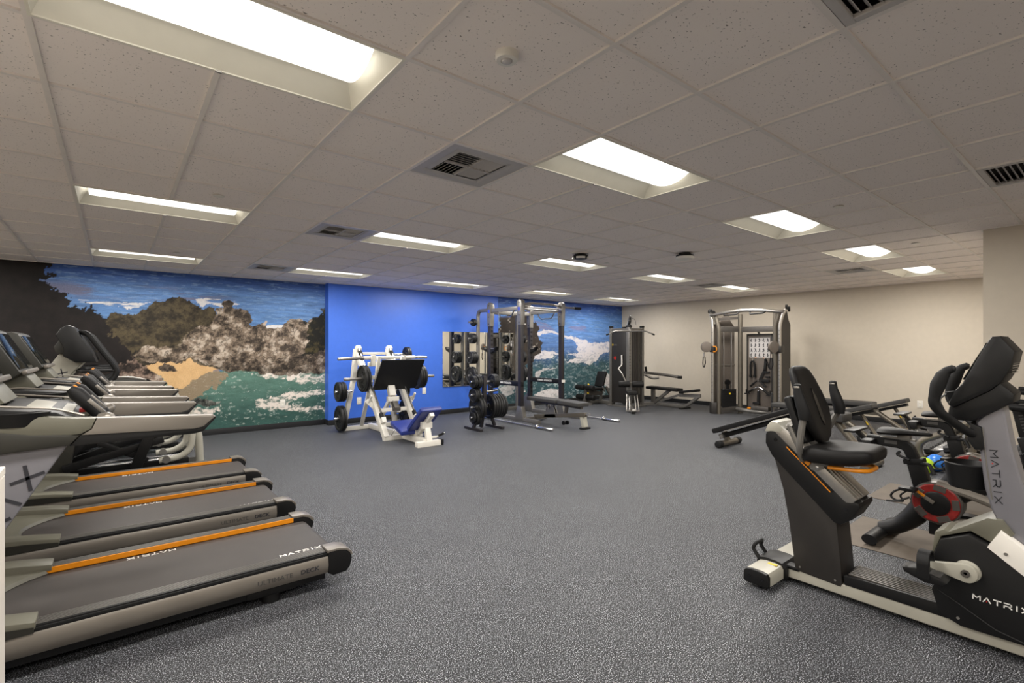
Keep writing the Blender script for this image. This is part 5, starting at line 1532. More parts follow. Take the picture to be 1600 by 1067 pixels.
    for i in (-0.1, 0.08):
        part(ch, 'orange_mark', 'orange', MB().bx(11.174, 11.178, yc + i - 0.02, yc + i + 0.02, 1.245, 1.262))
    part(bd, 'hook', 'chrome', MB().cyl((11.18, yc + 0.13, 1.21), (11.12, yc + 0.13, 1.22), 0.009, n=8).cyl((11.18, yc - 0.14, 1.24), (11.12, yc - 0.14, 1.25), 0.009, n=8).cyl((11.18, yc, 0.78), (11.10, yc, 0.79), 0.009, n=8).cyl((11.18, yc, 0.64), (11.10, yc, 0.65), 0.009, n=8).cyl((11.18, yc, 0.52), (11.12, yc, 0.53), 0.009, n=8))
    y = yc + 0.13
    o = thing('tricep_rope', 'black rope attachment with two ends hanging on the accessory board', 'rope', (11.13, y, 1.2))
    part(o, 'rope', 'black_rubber', MB().tube([(11.13, y + 0.045, 0.86), (11.13, y + 0.05, 1.08), (11.13, y + 0.03, 1.17), (11.13, y, 1.19), (11.13, y - 0.03, 1.17), (11.13, y - 0.05, 1.08), (11.13, y - 0.045, 0.86)], 0.02, 8, 0.03))
    for s in (-1, 1):
        part(o, 'stopper', 'black_plastic', MB().cyl((11.13, y + s * 0.045, 0.82), (11.13, y + s * 0.045, 0.88), 0.03, n=12))
    part(o, 'clip', 'chrome', MB().cyl((11.13, y, 1.18), (11.13, y, 1.235), 0.016, n=8))
    y = yc - 0.15
    o = thing('ankle_strap', 'black hanging straps at the right of the accessory board', 'strap', (11.14, y, 1.2))
    part(o, 'strap', 'black_rubber', MB().bar((11.14, y, 1.24), (11.14, y + 0.02, 0.98), 0.05, 0.012, (1, 0, 0)).bar((11.14, y + 0.02, 1.0), (11.14, y + 0.12, 0.78), 0.05, 0.012, (1, 0, 0)).bar((11.14, y - 0.01, 1.22), (11.14, y - 0.08, 1.02), 0.025, 0.012, (1, 0, 0)))
    part(o, 'cuff', 'black_rubber', MB().bx(11.11, 11.15, y - 0.08, y + 0.10, 0.72, 0.79, 0.012).bx(11.11, 11.15, y - 0.09, y + 0.02, 0.92, 0.97, 0.01).bx(11.11, 11.15, y - 0.09, y + 0.0, 0.82, 0.86, 0.01))
    for z, w, nm in ((0.72, 0.17, 'short curved handle bar, upper of two on the accessory board'), (0.58, 0.22, 'chrome curl bar with end loops, lower of two on the accessory board')):
        o = thing('curl_bar', nm, 'bar', (11.11, yc, z), 'bars on the accessory board')
        part(o, 'bar', 'chrome' if z < 0.6 else 'black_rubber', MB().tube([(11.11, yc - w, z - 0.10), (11.11, yc - w * 0.45, z - 0.01), (11.11, yc, z + 0.04), (11.11, yc + w * 0.45, z - 0.01), (11.11, yc + w, z - 0.10)], 0.015, 8, 0.05))
        for s in (-1, 1):
            part(o, 'hand_grip', 'black_rubber', MB().cyl((11.11, yc + s * w * 0.5, z - 0.02), (11.11, yc + s * w, z - 0.10), 0.022, n=10))
            if z < 0.6:
                part(o, 'end_loop', 'black_plastic', MB().bx(11.09, 11.13, yc + s * (w + 0.02) - 0.06, yc + s * (w + 0.02) + 0.06, z - 0.14, z - 0.115, 0.006).bx(11.10, 11.12, yc + s * (w + 0.04) - 0.01, yc + s * (w + 0.04) + 0.01, z - 0.12, z - 0.03))
        part(o, 'swivel', 'chrome', MB().cyl((11.11, yc, z + 0.02), (11.11, yc, z + 0.075), 0.017, n=8))
    o = thing('strap_handle', 'black strap with a grip hanging lowest on the accessory board', 'handle', (11.13, yc, 0.5))
    part(o, 'strap', 'black_rubber', MB().bar((11.13, yc, 0.53), (11.13, yc + 0.01, 0.27), 0.05, 0.012, (1, 0, 0)))
    part(o, 'hand_grip', 'black_rubber', MB().bx(11.10, 11.15, yc - 0.03, yc + 0.12, 0.225, 0.275, 0.012))
functional_trainer()

# ------------------------------------------------------------------ benches on the right
def decline_bench():
    x = 7.30
    t = thing('decline_bench', 'long black decline bench with a low black roller foot, behind the recumbent bike', 'bench', (x, 3.2, 0))
    d = Vector((0, -1.0, 0.385)).normalized()
    a = Vector((x, 4.05, 0.205))
    part(t, 'long_pad', 'black_vinyl', MB().bar(a, a + d * 1.45, 0.30, 0.075, bev=0.022, seg=3))
    part(t, 'spine', 'black_plastic', MB().bar(a + Vector((0, -0.06, -0.085)), a + d * 1.5 + Vector((0, 0, -0.085)), 0.09, 0.07, bev=0.01))
    part(t, 'trim_strip', 'steel_brushed', MB().bar(a + d * 0.2 + Vector((-0.14, 0, -0.045)), a + d * 1.2 + Vector((-0.14, 0, -0.045)), 0.012, 0.012))
    part(t, 'foot_post', 'frame_bronze', MB().bar((x, 3.86, 0.05), (x, 3.93, 0.20), 0.07, 0.07, bev=0.006))
    fb = part(t, 'floor_bar', 'frame_bronze', MB().cyl((x - 0.24, 3.86, 0.05), (x + 0.24, 3.86, 0.05), 0.045, n=16))
    for s in (-1, 1):
        part(fb, 'end_cap', 'black_rubber', MB().cyl((x + s * 0.22, 3.86, 0.052), (x + s * 0.32, 3.86, 0.052), 0.052, n=16, bev=0.008))
    part(t, 'lock_knob', 'steel_grey', MB().cyl((x - 0.04, 3.90, 0.14), (x - 0.13, 3.90, 0.15), 0.016, n=10).cyl((x - 0.12, 3.90, 0.15), (x - 0.15, 3.90, 0.15), 0.03, n=12))
    part(t, 'knee_end', 'grey_vinyl', MB().bx(x - 0.16, x + 0.16, 2.28, 2.52, 0.54, 0.66, 0.04, 3))
    part(t, 'front_leg', 'frame_bronze', MB().tube([(x, 2.46, 0.60), (x, 2.02, 0.04)], 0.045, 12))
    part(t, 'front_floor_bar', 'frame_bronze', MB().cyl((x - 0.3, 2.02, 0.045), (x + 0.3, 2.02, 0.045), 0.045, n=14))
    for s in (-1, 1):
        part(t, 'ankle_roller', 'black_vinyl', MB().cyl((x + s * 0.04, 2.62, 0.50), (x + s * 0.24, 2.62, 0.50), 0.065, n=16, bev=0.012))
decline_bench()
def incline_bench(x, y, label):
    t = thing('incline_bench', label, 'bench', (x, y, 0), 'two adjustable benches by the beige wall')
    part(t, 'seat_pad', 'grey_vinyl', MB().bar((x, y + 0.02, 0.43), (x, y - 0.42, 0.575), 0.30, 0.075, bev=0.025, seg=3))
    part(t, 'seat_frame', 'black_plastic', MB().bar((x, y + 0.02, 0.355), (x, y - 0.42, 0.50), 0.10, 0.05, bev=0.008))
    part(t, 'back_pad', 'grey_vinyl', MB().bar((x, y + 1.10, 0.46), (x, y + 0.06, 0.46), 0.29, 0.08, bev=0.025, seg=3))
    part(t, 'back_frame', 'black_plastic', MB().bar((x, y + 1.0, 0.39), (x, y + 0.02, 0.39), 0.08, 0.05, bev=0.008))
    part(t, 'pivot_box', 'frame_bronze', MB().bx(x - 0.06, x + 0.06, y - 0.02, y + 0.24, 0.27, 0.38, 0.015))
    part(t, 'main_leg', 'frame_bronze', MB().tube([(x - 0.03, y + 0.06, 0.36), (x - 0.03, y - 0.38, 0.04)], 0.042, 12))
    f = part(t, 'seat_leg', 'frame_bronze', MB().tube([(x + 0.12, y - 0.20, 0.42), (x + 0.12, y - 0.42, 0.06)], 0.028, 10))
    part(f, 'warning_label', 'yellow', MB().bar((x + 0.093, y - 0.28, 0.30), (x + 0.093, y - 0.31, 0.25), 0.003, 0.02))
    fb = part(t, 'floor_bar', 'frame_bronze', MB().cyl((x - 0.26, y - 0.40, 0.045), (x + 0.26, y - 0.40, 0.045), 0.042, n=14))
    for s in (-1, 1):
        part(fb, 'end_cap', 'black_rubber', MB().cyl((x + s * 0.25, y - 0.40, 0.05), (x + s * 0.33, y - 0.40, 0.05), 0.05, n=14, bev=0.008))
    part(t, 'rear_leg', 'frame_bronze', MB().tube([(x, y + 0.2, 0.33), (x, y + 0.98, 0.05)], 0.042, 12))
    part(t, 'rear_bar', 'frame_bronze', MB().cyl((x - 0.2, y + 0.98, 0.045), (x + 0.2, y + 0.98, 0.045), 0.042, n=14))
    return t
incline_bench(9.35, 2.98, 'adjustable grey bench nearer the bikes, seat end tilted up')
incline_bench(10.75, 2.88, 'adjustable grey bench farther off along the beige wall')

# ------------------------------------------------------------------ floor mats
for x0, x1, y0, y1, lab in ((4.36, 5.16, -0.35, 1.50, 'brown rubber floor mat under the nearer spin bike'), (5.88, 6.66, -0.30, 1.68, 'brown rubber floor mat under the farther spin bike')):
    mb = MB().bx(x0, x1, y0, y1, 0.0, 0.006, 0.002, 1)
    single('floor_mat', lab, 'mat', 'mat_brown', mb, ((x0 + x1) / 2, (y0 + y1) / 2, 0), 'mats under the spin bikes')

# ------------------------------------------------------------------ dumbbell rack, dumbbells, balls
def dumbbell_rack():
    x0, x1 = 7.9, 9.5
    t = thing('dumbbell_rack', 'bronze tube dumbbell rack behind the spin bikes', 'rack', (8.7, 1.45, 0))
    for x in (x0, x1):
        part(t, 'end_frame', 'frame_bronze', MB().tube([(x, 1.20, 0.62), (x, 1.42, 0.46), (x, 1.68, 0.32), (x, 1.71, 0.18), (x, 1.62, 0.045), (x, 1.26, 0.04)], 0.04, 12, 0.12))
        part(t, 'rear_post', 'frame_bronze', MB().tube([(x, 1.20, 0.02), (x, 1.20, 0.66)], 0.04, 12))
    for y, z in ((1.66, 0.11), (1.44, 0.16), (1.42, 0.38), (1.24, 0.46)):
        part(t, 'shelf_rail', 'frame_bronze', MB().bx(x0, x1, y - 0.02, y + 0.02, z - 0.03, z + 0.02, 0.005))
    return x0, x1
dx0, dx1 = dumbbell_rack()
def hexhead(r):
    return [(r * math.cos(R(60 * k + 30)), r * math.sin(R(60 * k + 30))) for k in range(6)]
def dumbbell_meshes(r, w):
    h, g = MB(), MB()
    hs = []
    for s in (-1, 1):
        m = MB()
        sec = hexhead(r)
        pts = [(0, s * 0.065, 0), (0, s * (0.065 + w), 0)]
        m.sweep(pts, sec)
        hs.append(mesh_of('head', m, 'iron_black'))
    g.tube([(0, -0.066, 0), (0, -0.03, 0), (0, 0.03, 0), (0, 0.066, 0)], [0.014, 0.018, 0.018, 0.014], 10)
    return hs, mesh_of('handle', g, 'chrome')
def dumbbells(n, y, z, tilt, r0, r1, row):
    on = ['first', 'second', 'third', 'fourth', 'fifth', 'sixth', 'seventh', 'eighth', 'ninth', 'tenth']
    xs = dx0 + 0.12
    for k in range(n):
        r = r0 + (r1 - r0) * k / (n - 1)
        hs, gm = dumbbell_meshes(r, 0.035 + r * 0.6)
        xs += r + 0.012
        o = thing('dumbbell', 'black hex dumbbell, %s from the ball end of the %s shelf' % (on[k], row), 'dumbbell', (xs, y, z + r * 0.9), 'dumbbells on the bronze rack')
        o.rotation_euler = (tilt, 0, 0)
        for me, nm in ((hs[0], 'head'), (hs[1], 'head'), (gm, 'handle')):
            p = bpy.data.objects.new(nm, me)
            C.objects.link(p)
            p.parent = o
        xs += r + 0.012
dumbbells(10, 1.55, 0.165, R(-13), 0.045, 0.062, 'lower')
dumbbells(9, 1.33, 0.45, R(-22), 0.05, 0.066, 'upper')

def ball(name, label, cat, c, r, m, valve=True):
    o = thing(name, label, cat, (c[0], c[1], c[2] - r), 'exercise balls by the dumbbell rack')
    mb = MB()
    bmesh.ops.create_uvsphere(mb.bm, u_segments=32, v_segments=18, radius=r)
    bmesh.ops.translate(mb.bm, verts=mb.bm.verts, vec=c)
    part(o, 'shell', m, mb, ang=60)
    sm = MB()
    for k in range(2):
        pts = [(c[0] + r * 1.002 * math.cos(a) * (1 if k == 0 else 0.3), c[1] + r * 1.002 * (math.sin(a) if k == 0 else math.cos(a) * 0.954), c[2] + (0 if k == 0 else r * 1.002 * math.sin(a))) for a in [2 * math.pi * q / 32 for q in range(32)]]
        sm.tube(pts, 0.0025, 5, closed=True)
    part(o, 'seam', m, sm)
    return o
ball('medicine_ball', 'lime green medicine ball on the floor by the dumbbell rack', 'ball', (7.50, 1.555, 0.095), 0.095, 'ball_green')
ball('medicine_ball', 'bright blue medicine ball right behind the lime green ball', 'ball', (7.75, 1.50, 0.10), 0.10, 'ball_blue')
ball('medicine_ball', 'dark blue mottled ball half hidden by the black bucket holder', 'ball', (7.72, 1.27, 0.085), 0.085, 'ball_navy')
def kettlebell(x, y, label, m):
    o = thing('kettlebell', label, 'kettlebell', (x, y, 0), 'kettlebells at the rack end')
    part(o, 'bell', 'iron_black', MB().lathe([(0, 0.05), (0.01, 0.075), (0.06, 0.10), (0.12, 0.095), (0.17, 0.06), (0.19, 0.03), (0.195, 0)], (x, y, 0), (0, 0, 1), 22))
    part(o, 'handle', m, MB().tube([(x - 0.05, y, 0.16), (x - 0.065, y, 0.22), (x - 0.04, y, 0.27), (x + 0.04, y, 0.27), (x + 0.065, y, 0.22), (x + 0.05, y, 0.16)], 0.016, 8, 0.03))

# ------------------------------------------------------------------ spin bikes
def spin_bike(x, dy, label):
    t = thing('spin_bike', label, 'exercise bike', (x, 0.65 + dy, 0), 'two black spin bikes on brown mats')
    def p(y, z, ox=0.0):
        return (x + ox, y + dy, z)
    # rear foot with cuffs and wheel
    part(t, 'rear_stabiliser', 'black_plastic', MB().tube([p(1.245, 0.055, -0.30), p(1.245, 0.055, 0.30)], 0.05, 14, flat=0.75))
    for s in (-1, 1):
        part(t, 'levelling_foot', 'black_rubber', MB().cyl(p(1.245, 0.006, s * 0.24), p(1.245, 0.05, s * 0.24), 0.03, n=12))
    part(t, 'front_stabiliser', 'black_plastic', MB().tube([p(-0.05, 0.055, -0.28), p(-0.05, 0.055, 0.28)], 0.05, 14, flat=0.75))
    part(t, 'rear_frame', 'black_plastic', MB().tube([p(1.245, 0.07), p(1.14, 0.12), p(1.02, 0.24), p(0.96, 0.40), p(0.96, 0.50)], [0.055, 0.06, 0.075, 0.07, 0.06], 14, 0.1))
    part(t, 'down_tube', 'black_plastic', MB().tube([p(0.97, 0.30), p(0.75, 0.46), p(0.48, 0.66), p(0.40, 0.86)], [0.06, 0.055, 0.06, 0.055], 14, 0.15))
    # chain stays: two silver tubes running forward from the crank housing
    part(t, 'frame_stay', 'silver_paint', MB().tube([p(0.90, 0.50, -0.05), p(0.70, 0.465, -0.05), p(0.40, 0.36, -0.05), p(0.10, 0.20, -0.05), p(-0.05, 0.07, -0.02)], 0.032, 10, 0.1)
         .tube([p(0.90, 0.235, -0.05), p(0.62, 0.285, -0.05), p(0.38, 0.35, -0.05)], 0.026, 10, 0.05))
    # crank housing
    cx = x - 0.075
    hs = part(t, 'crank_housing', 'steel_dark', MB().prism([(0.90 + dy + 0.150 * math.cos(R(12 * k)), 0.368 + 0.150 * math.sin(R(12 * k))) for k in range(30)], 'x', cx, x + 0.06, 0.012))
    part(hs, 'red_ring', 'dull_red', MB().lathe([(-0.002, 0.08), (-0.009, 0.082), (-0.011, 0.10), (-0.011, 0.130), (-0.003, 0.138)], (cx, 0.90 + dy, 0.368), (1, 0, 0), 36, cap=False))
    for k in range(5):
        a = R(72 * k + 30)
        cy, cz = 0.90 + dy + 0.112 * math.cos(a), 0.368 + 0.112 * math.sin(a)
        part(hs, 'ring_window', 'steel_dark', MB().box((cx - 0.0105, cy, cz), (0.004, 0.042, 0.072), Matrix.Rotation(a, 4, 'X'), 0.0018, 1))
    hub = part(hs, 'hub_disc', 'black_plastic', MB().lathe([(0, 0.085), (-0.016, 0.085), (-0.022, 0.075), (-0.024, 0)], (cx, 0.90 + dy, 0.368), (1, 0, 0), 30))
    cr = part(t, 'crank_arm', 'silver_paint', MB().bar((cx - 0.032, 0.905 + dy, 0.375), (cx - 0.036, 1.03 + dy, 0.455), 0.014, 0.026, bev=0.004))
    part(cr, 'reflector', 'orange', MB().bar((cx - 0.045, 0.955 + dy, 0.415), (cx - 0.046, 1.0 + dy, 0.445), 0.006, 0.016))
    part(t, 'pedal', 'black_plastic', MB().bx(cx - 0.14, cx - 0.05, 0.99 + dy, 1.09 + dy, 0.445, 0.47, 0.006)
         .tube([(cx - 0.10, 1.05 + dy, 0.46), (cx - 0.10, 1.12 + dy, 0.43), (cx - 0.10, 1.15 + dy, 0.38), (cx - 0.10, 1.10 + dy, 0.355), (cx - 0.10, 1.03 + dy, 0.40)], 0.008, 6, 0.03)
         .tube([(cx - 0.10, 1.02 + dy, 0.47), (cx - 0.10, 1.09 + dy, 0.40), (cx - 0.10, 1.06 + dy, 0.36), (cx - 0.10, 1.17 + dy, 0.345)], 0.007, 6, 0.02))
    part(t, 'far_pedal', 'black_plastic', MB().bx(x + 0.12, x + 0.22, 0.72 + dy, 0.82 + dy, 0.24, 0.27, 0.006))
    # flywheel at the front with red mark
    fw = part(t, 'flywheel', 'steel_grey', MB().lathe([(-0.018, 0.10), (-0.02, 0.215), (-0.012, 0.225), (0.012, 0.225), (0.02, 0.215), (0.018, 0.10)], (x, 0.30 + dy, 0.42), (1, 0, 0), 44))
    part(fw, 'flywheel_cover', 'black_plastic', MB().lathe([(-0.026, 0.0), (-0.026, 0.13), (-0.02, 0.14), (0.02, 0.14), (0.026, 0.13), (0.026, 0.0)], (x, 0.30 + dy, 0.42), (1, 0, 0), 30))
    part(fw, 'red_arc', 'red', MB().tube([(x - 0.021, 0.30 + dy + 0.18 * math.cos(R(a)), 0.42 + 0.18 * math.sin(R(a))) for a in range(-30, 121, 15)], 0.01, 6))
    part(t, 'fork', 'black_plastic', MB().tube([p(0.45, 0.80, -0.05), p(0.30, 0.42, -0.06), p(-0.02, 0.08, -0.06)], 0.03, 10, 0.1).tube([p(0.45, 0.80, 0.05), p(0.30, 0.42, 0.06), p(-0.02, 0.08, 0.06)], 0.03, 10, 0.1))
    part(t, 'shin_plate', 'black_plastic', MB().bx(x - 0.03, x + 0.03, 0.87 + dy, 0.95 + dy, 0.12, 0.25, 0.01))
    # seat post, slider, saddle, weight holder
    sp = part(t, 'seat_sleeve', 'black_plastic', MB().bar(p(0.985, 0.44), p(1.035, 0.655), 0.085, 0.105, bev=0.012))
    part(sp, 'sleeve_collar', 'black_rubber', MB().bar(p(1.035, 0.62), p(1.042, 0.66), 0.10, 0.125, bev=0.01))
    pz = part(t, 'seat_post', 'black_plastic', MB().rtube([p(1.03, 0.62), p(1.075, 0.74), p(1.13, 0.76), p(1.34, 0.765)], 0.055, 0.075, up=(0, 1, 0), rad=0.09))
    part(pz, 'scale_marks', 'letter_grey', MB().bx(x - 0.0285, x - 0.0275, 1.14 + dy, 1.22 + dy, 0.75, 0.775))
    part(t, 'adjust_lever', 'black_rubber', MB().tube([p(0.985, 0.635, -0.05), p(0.93, 0.645, -0.10), p(0.90, 0.58, -0.12)], 0.013, 8, 0.02))
    part(t, 'slider_lever', 'black_rubber', MB().tube([p(1.12, 0.70, -0.03), p(1.14, 0.68, -0.05), p(1.05, 0.655, -0.08)], 0.010, 6, 0.02))
    part(t, 'seat_clamp', 'steel_grey', MB().bx(x - 0.025, x + 0.025, 1.03 + dy, 1.25 + dy, 0.785, 0.80, 0.004).bx(x - 0.03, x + 0.03, 1.06 + dy, 1.14 + dy, 0.79, 0.83, 0.006))
    sd = MB()
    pl = [(1.25, 0.115, 0.05), (1.22, 0.13, 0.055), (1.15, 0.115, 0.055), (1.08, 0.06, 0.045), (1.0, 0.035, 0.035), (0.95, 0.028, 0.03), (0.935, 0.015, 0.02)]
    rings = []
    for y, w, h in pl:
        zc = 0.845 + 0.010 * (1.25 - y)
        rings.append([sd.bm.verts.new((x + w * math.cos(R(30 * k)), y + dy, zc + h * 0.5 * math.sin(R(30 * k)))) for k in range(12)])
    for A, B in zip(rings, rings[1:]):
        for k in range(12):
            sd.bm.faces.new([A[k], A[(k + 1) % 12], B[(k + 1) % 12], B[k]])
    sd.bm.faces.new(rings[0])
    sd.bm.faces.new(rings[-1][::-1])
    bmesh.ops.recalc_face_normals(sd.bm, faces=sd.bm.faces)
    part(t, 'saddle', 'black_vinyl', sd, ang=60)
    part(t, 'weight_holder', 'black_plastic', MB().bar(p(1.34, 0.74), p(1.42, 0.83), 0.05, 0.03, bev=0.006).bx(x - 0.16, x + 0.16, 1.38 + dy, 1.46 + dy, 0.82, 0.84, 0.008)
         .tube([p(1.36, 0.80, -0.16), p(1.32, 0.68, -0.16), p(1.26, 0.67, -0.16)], 0.010, 6, 0.02).tube([p(1.36, 0.80, 0.16), p(1.32, 0.68, 0.16), p(1.26, 0.67, 0.16)], 0.010, 6, 0.02).bx(x - 0.16, x + 0.16, 1.27 + dy, 1.35 + dy, 0.70, 0.78, 0.02))
    part(t, 'weight_hooks', 'steel_brushed', MB().tube([p(1.31, 0.68, -0.10), p(1.29, 0.645, -0.10), p(1.24, 0.645, -0.10), p(1.22, 0.68, -0.10)], 0.006, 6, 0.02).tube([p(1.31, 0.68, 0.0), p(1.29, 0.645, 0.0), p(1.24, 0.645, 0.0), p(1.22, 0.68, 0.0)], 0.006, 6, 0.02))
    # handlebar post and bars
    part(t, 'head_sleeve', 'black_plastic', MB().bar(p(0.39, 0.72), p(0.44, 0.91), 0.09, 0.11, bev=0.012))
    hp = part(t, 'handlebar_post', 'black_plastic', MB().bar(p(0.43, 0.86), p(0.475, 1.09), 0.055, 0.085, bev=0.008))
    for k in range(6):
        part(hp, 'scale_mark', 'letter_grey', MB().bar(p(0.452 + 0.004 * k, 0.94 + 0.02 * k, -0.0285), p(0.454 + 0.004 * k, 0.948 + 0.02 * k, -0.0285), 0.001, 0.02, (0, 1, 0)))
    part(t, 'handlebar', 'black_rubber', MB().tube([p(0.62, 1.12, -0.22), p(0.42, 1.11, -0.22), p(0.36, 1.09, -0.12), p(0.40, 1.09, 0.0), p(0.36, 1.09, 0.12), p(0.42, 1.11, 0.22), p(0.62, 1.12, 0.22)], 0.022, 10, 0.07).bx(x - 0.22, x + 0.22, 0.42 + dy, 0.50 + dy, 1.085, 1.11, 0.01))
    part(t, 'resistance_knob', 'red', MB().cyl(p(0.56, 0.64, 0), p(0.58, 0.70, 0), 0.022, n=14, bev=0.005))
    part(t, 'screen_arm', 'black_plastic', MB().bar(p(0.42, 1.09), p(0.34, 1.28), 0.05, 0.03, bev=0.005))
    part(t, 'screen_unit', 'black_plastic', MB().bar(p(0.30, 1.14), p(0.36, 1.48), 0.54, 0.03, (0, 1, 0.2), 0.01))
    return t
spin_bike(4.72, 0.0, 'black spin bike with red flywheel ring on the nearer brown mat')
spin_bike(6.20, 0.04, 'black spin bike farther back, mostly hidden behind the recumbent bike console')

# ------------------------------------------------------------------ recumbent bike in the foreground
def recumbent():
    X = 3.46
    t = thing('recumbent_bike', 'grey and black recumbent exercise bike in the right foreground', 'exercise bike', (X, 0.7, 0))
    x0, x1 = 3.36, 3.56
    # rear foot
    sec = [(1.392, 0.03), (1.392, 0.085), (1.405, 0.105), (1.44, 0.112), (1.50, 0.112), (1.535, 0.105), (1.548, 0.085), (1.548, 0.03), (1.53, 0.022), (1.41, 0.022)]
    rs = part(t, 'rear_foot', 'light_beige_grey', MB().prism(sec, 'x', 3.135, 3.79, 0.004))
    for xa, xb in ((3.108, 3.138), (3.787, 3.817)):
        part(rs, 'end_cap', 'black_plastic', MB().prism(sec, 'x', xa, xb, 0.008))
    for yy in (1.43, 1.51):
        part(rs, 'cap_hole', 'black_gloss', MB().cyl((3.1065, yy, 0.065), (3.109, yy, 0.065), 0.009, n=10))
    part(rs, 'level_foot', 'black_rubber', MB().cyl((3.2, 1.47, 0.0), (3.2, 1.47, 0.03), 0.03, n=12).cyl((3.72, 1.47, 0.0), (3.72, 1.47, 0.03), 0.03, n=12))
    part(rs, 'level_bubble', 'yellow', MB().bx(3.27, 3.29, 1.415, 1.47, 0.1115, 0.1145))
    saddle_sec = [(1.378, 0.02), (1.378, 0.10), (1.40, 0.122), (1.44, 0.13), (1.51, 0.13), (1.55, 0.12), (1.562, 0.10), (1.562, 0.03)]
    part(t, 'foot_clamp', 'black_plastic', MB().prism(saddle_sec, 'x', 3.315, 3.50, 0.012).bx(3.35, 3.42, 1.31, 1.40, 0.085, 0.112, 0.012))
    part(t, 'lift_handle', 'black_rubber', MB().tube([(3.325, 1.55, 0.11), (3.325, 1.59, 0.16), (3.325, 1.575, 0.195), (3.43, 1.575, 0.195), (3.43, 1.59, 0.16), (3.43, 1.55, 0.11)], 0.012, 8, 0.02))
    # base beam
    bm_ = [(1.41, 0.03), (1.41, 0.088), (1.30, 0.098), (0.6, 0.10), (-0.25, 0.10), (-0.25, 0.035), (0.6, 0.03)]
    part(t, 'base_beam', 'light_beige_grey', MB().prism(bm_, 'x', x0 - 0.004, x1 + 0.004, 0.012, 3), 'pale grey base beam')
    part(t, 'front_foot', 'light_beige_grey', MB().prism([(y - 1.7, z) for y, z in sec], 'x', 3.14, 3.79, 0.006).cyl((3.2, -0.23, 0.0), (3.2, -0.23, 0.03), 0.03, n=12).cyl((3.72, -0.23, 0.0), (3.72, -0.23, 0.03), 0.03, n=12))
    st = part(t, 'step_cover', 'black_plastic', MB().prism([(1.068, 0.10), (1.072, 0.152), (1.06, 0.158), (0.66, 0.165), (0.62, 0.168), (0.575, 0.10)], 'x', x0 - 0.007, x1 + 0.007, 0.006))
    for k in range(8):
        part(st, 'tread_bar', 'steel_dark', MB().bx(x0 + 0.012 + k * 0.024, x0 + 0.022 + k * 0.024, 0.66, 1.05, 0.160, 0.1665))
    # rear pedestal
    pp = [(1.338, 0.092), (1.085, 0.078), (1.078, 0.10), (1.084, 0.2), (1.108, 0.46), (1.18, 0.55), (1.462, 0.80), (1.468, 0.78), (1.455, 0.74), (1.41, 0.58), (1.375, 0.38)]
    pe = part(t, 'rear_pedestal', 'dark_panel', MB().prism(pp, 'x', x0 - 0.008, x1 + 0.008, 0.012))
    for yy, zz in ((1.31, 0.122), (1.115, 0.11)):
        part(pe, 'screw', 'steel_brushed', MB().cyl((x0 - 0.010, yy, zz), (x0 - 0.006, yy, zz), 0.006, n=8))
    # slanted rail housing
    hp = [(1.518, 0.868), (1.516, 0.93), (1.478, 0.985), (1.40, 0.905), (1.06, 0.598), (1.02, 0.602), (0.99, 0.598), (0.985, 0.575), (1.03, 0.49), (1.085, 0.448), (1.12, 0.455), (1.475, 0.79)]
    ho = part(t, 'rail_housing', 'black_plastic', MB().prism(hp, 'x', x0 - 0.018, x1 + 0.018, 0.012))
    part(ho, 'housing_cap', 'light_beige_grey', MB().prism([(1.522, 0.945), (1.505, 0.99), (1.48, 1.018), (1.44, 1.012), (1.40, 0.975), (1.42, 0.95)], 'x', x0 - 0.02, x1 + 0.02, 0.012))
    d = Vector((0, -0.475, -0.425)).normalized()
    up = Vector((0, -d.z, d.y)) * -1
    up = Vector((0, -0.67, 0.745))
    a = Vector((0, 1.440, 0.972))
    for k, (xx, w) in enumerate(((3.352, 0.018), (3.376, 0.016), (3.412, 0.044), (3.515, 0.10))):
        part(ho, 'rail_bar', 'steel_brushed', MB().bar(Vector((xx, 0, 0)) + a, Vector((xx, 0, 0)) + a + d * 0.565, w, 0.06 if k != 1 else 0.045, up, 0.004))
    part(ho, 'scale_strip', 'orange', MB().bar((x0 - 0.0195, 1.385, 0.865), (x0 - 0.0195, 1.135, 0.632), 0.003, 0.006, up))
    sl = MB()
    for k in range(16):
        q = Vector((x0 - 0.0185, 1.395, 0.88)) + d * (0.02 + 0.022 * k)
        sl.bar(q, q + d * 0.014, 0.004, 0.014, up)
    part(ho, 'scale_slots', 'black_gloss', sl, kind='stuff')
    for yy, zz in ((1.452, 0.90), (1.06, 0.545)):
        part(ho, 'screw_hole', 'black_gloss', MB().cyl((x0 - 0.0195, yy, zz), (x0 - 0.017, yy, zz), 0.012, n=12))
    # seat carriage
    part(t, 'carriage_plate', 'steel_grey', MB().prism([(1.352, 0.915), (1.33, 0.945), (1.28, 0.93), (1.17, 0.80), (1.17, 0.765), (1.20, 0.745), (1.24, 0.745)], 'x', x0 - 0.022, x0 - 0.014, 0.002).prism([(1.352, 0.915), (1.33, 0.945), (1.28, 0.93), (1.17, 0.80), (1.17, 0.765), (1.20, 0.745), (1.24, 0.745)], 'x', x1 + 0.014, x1 + 0.022, 0.002))
    for yy, zz in ((1.325, 0.90), (1.285, 0.85), (1.205, 0.765)):
        part(t, 'bolt', 'chrome', MB().lathe([(0, 0.011), (0.005, 0.010), (0.008, 0)], (x0 - 0.022, yy, zz), (-1, 0, 0), 12))
    for xx in (3.345, 3.575):
        part(t, 'seat_tube', 'steel_grey', MB().tube([(xx, 1.345, 1.0), (xx, 1.365, 1.005), (xx, 1.335, 0.93), (xx, 1.29, 0.845), (xx, 1.235, 0.805), (xx, 1.07, 0.80)], 0.022, 10, 0.05))
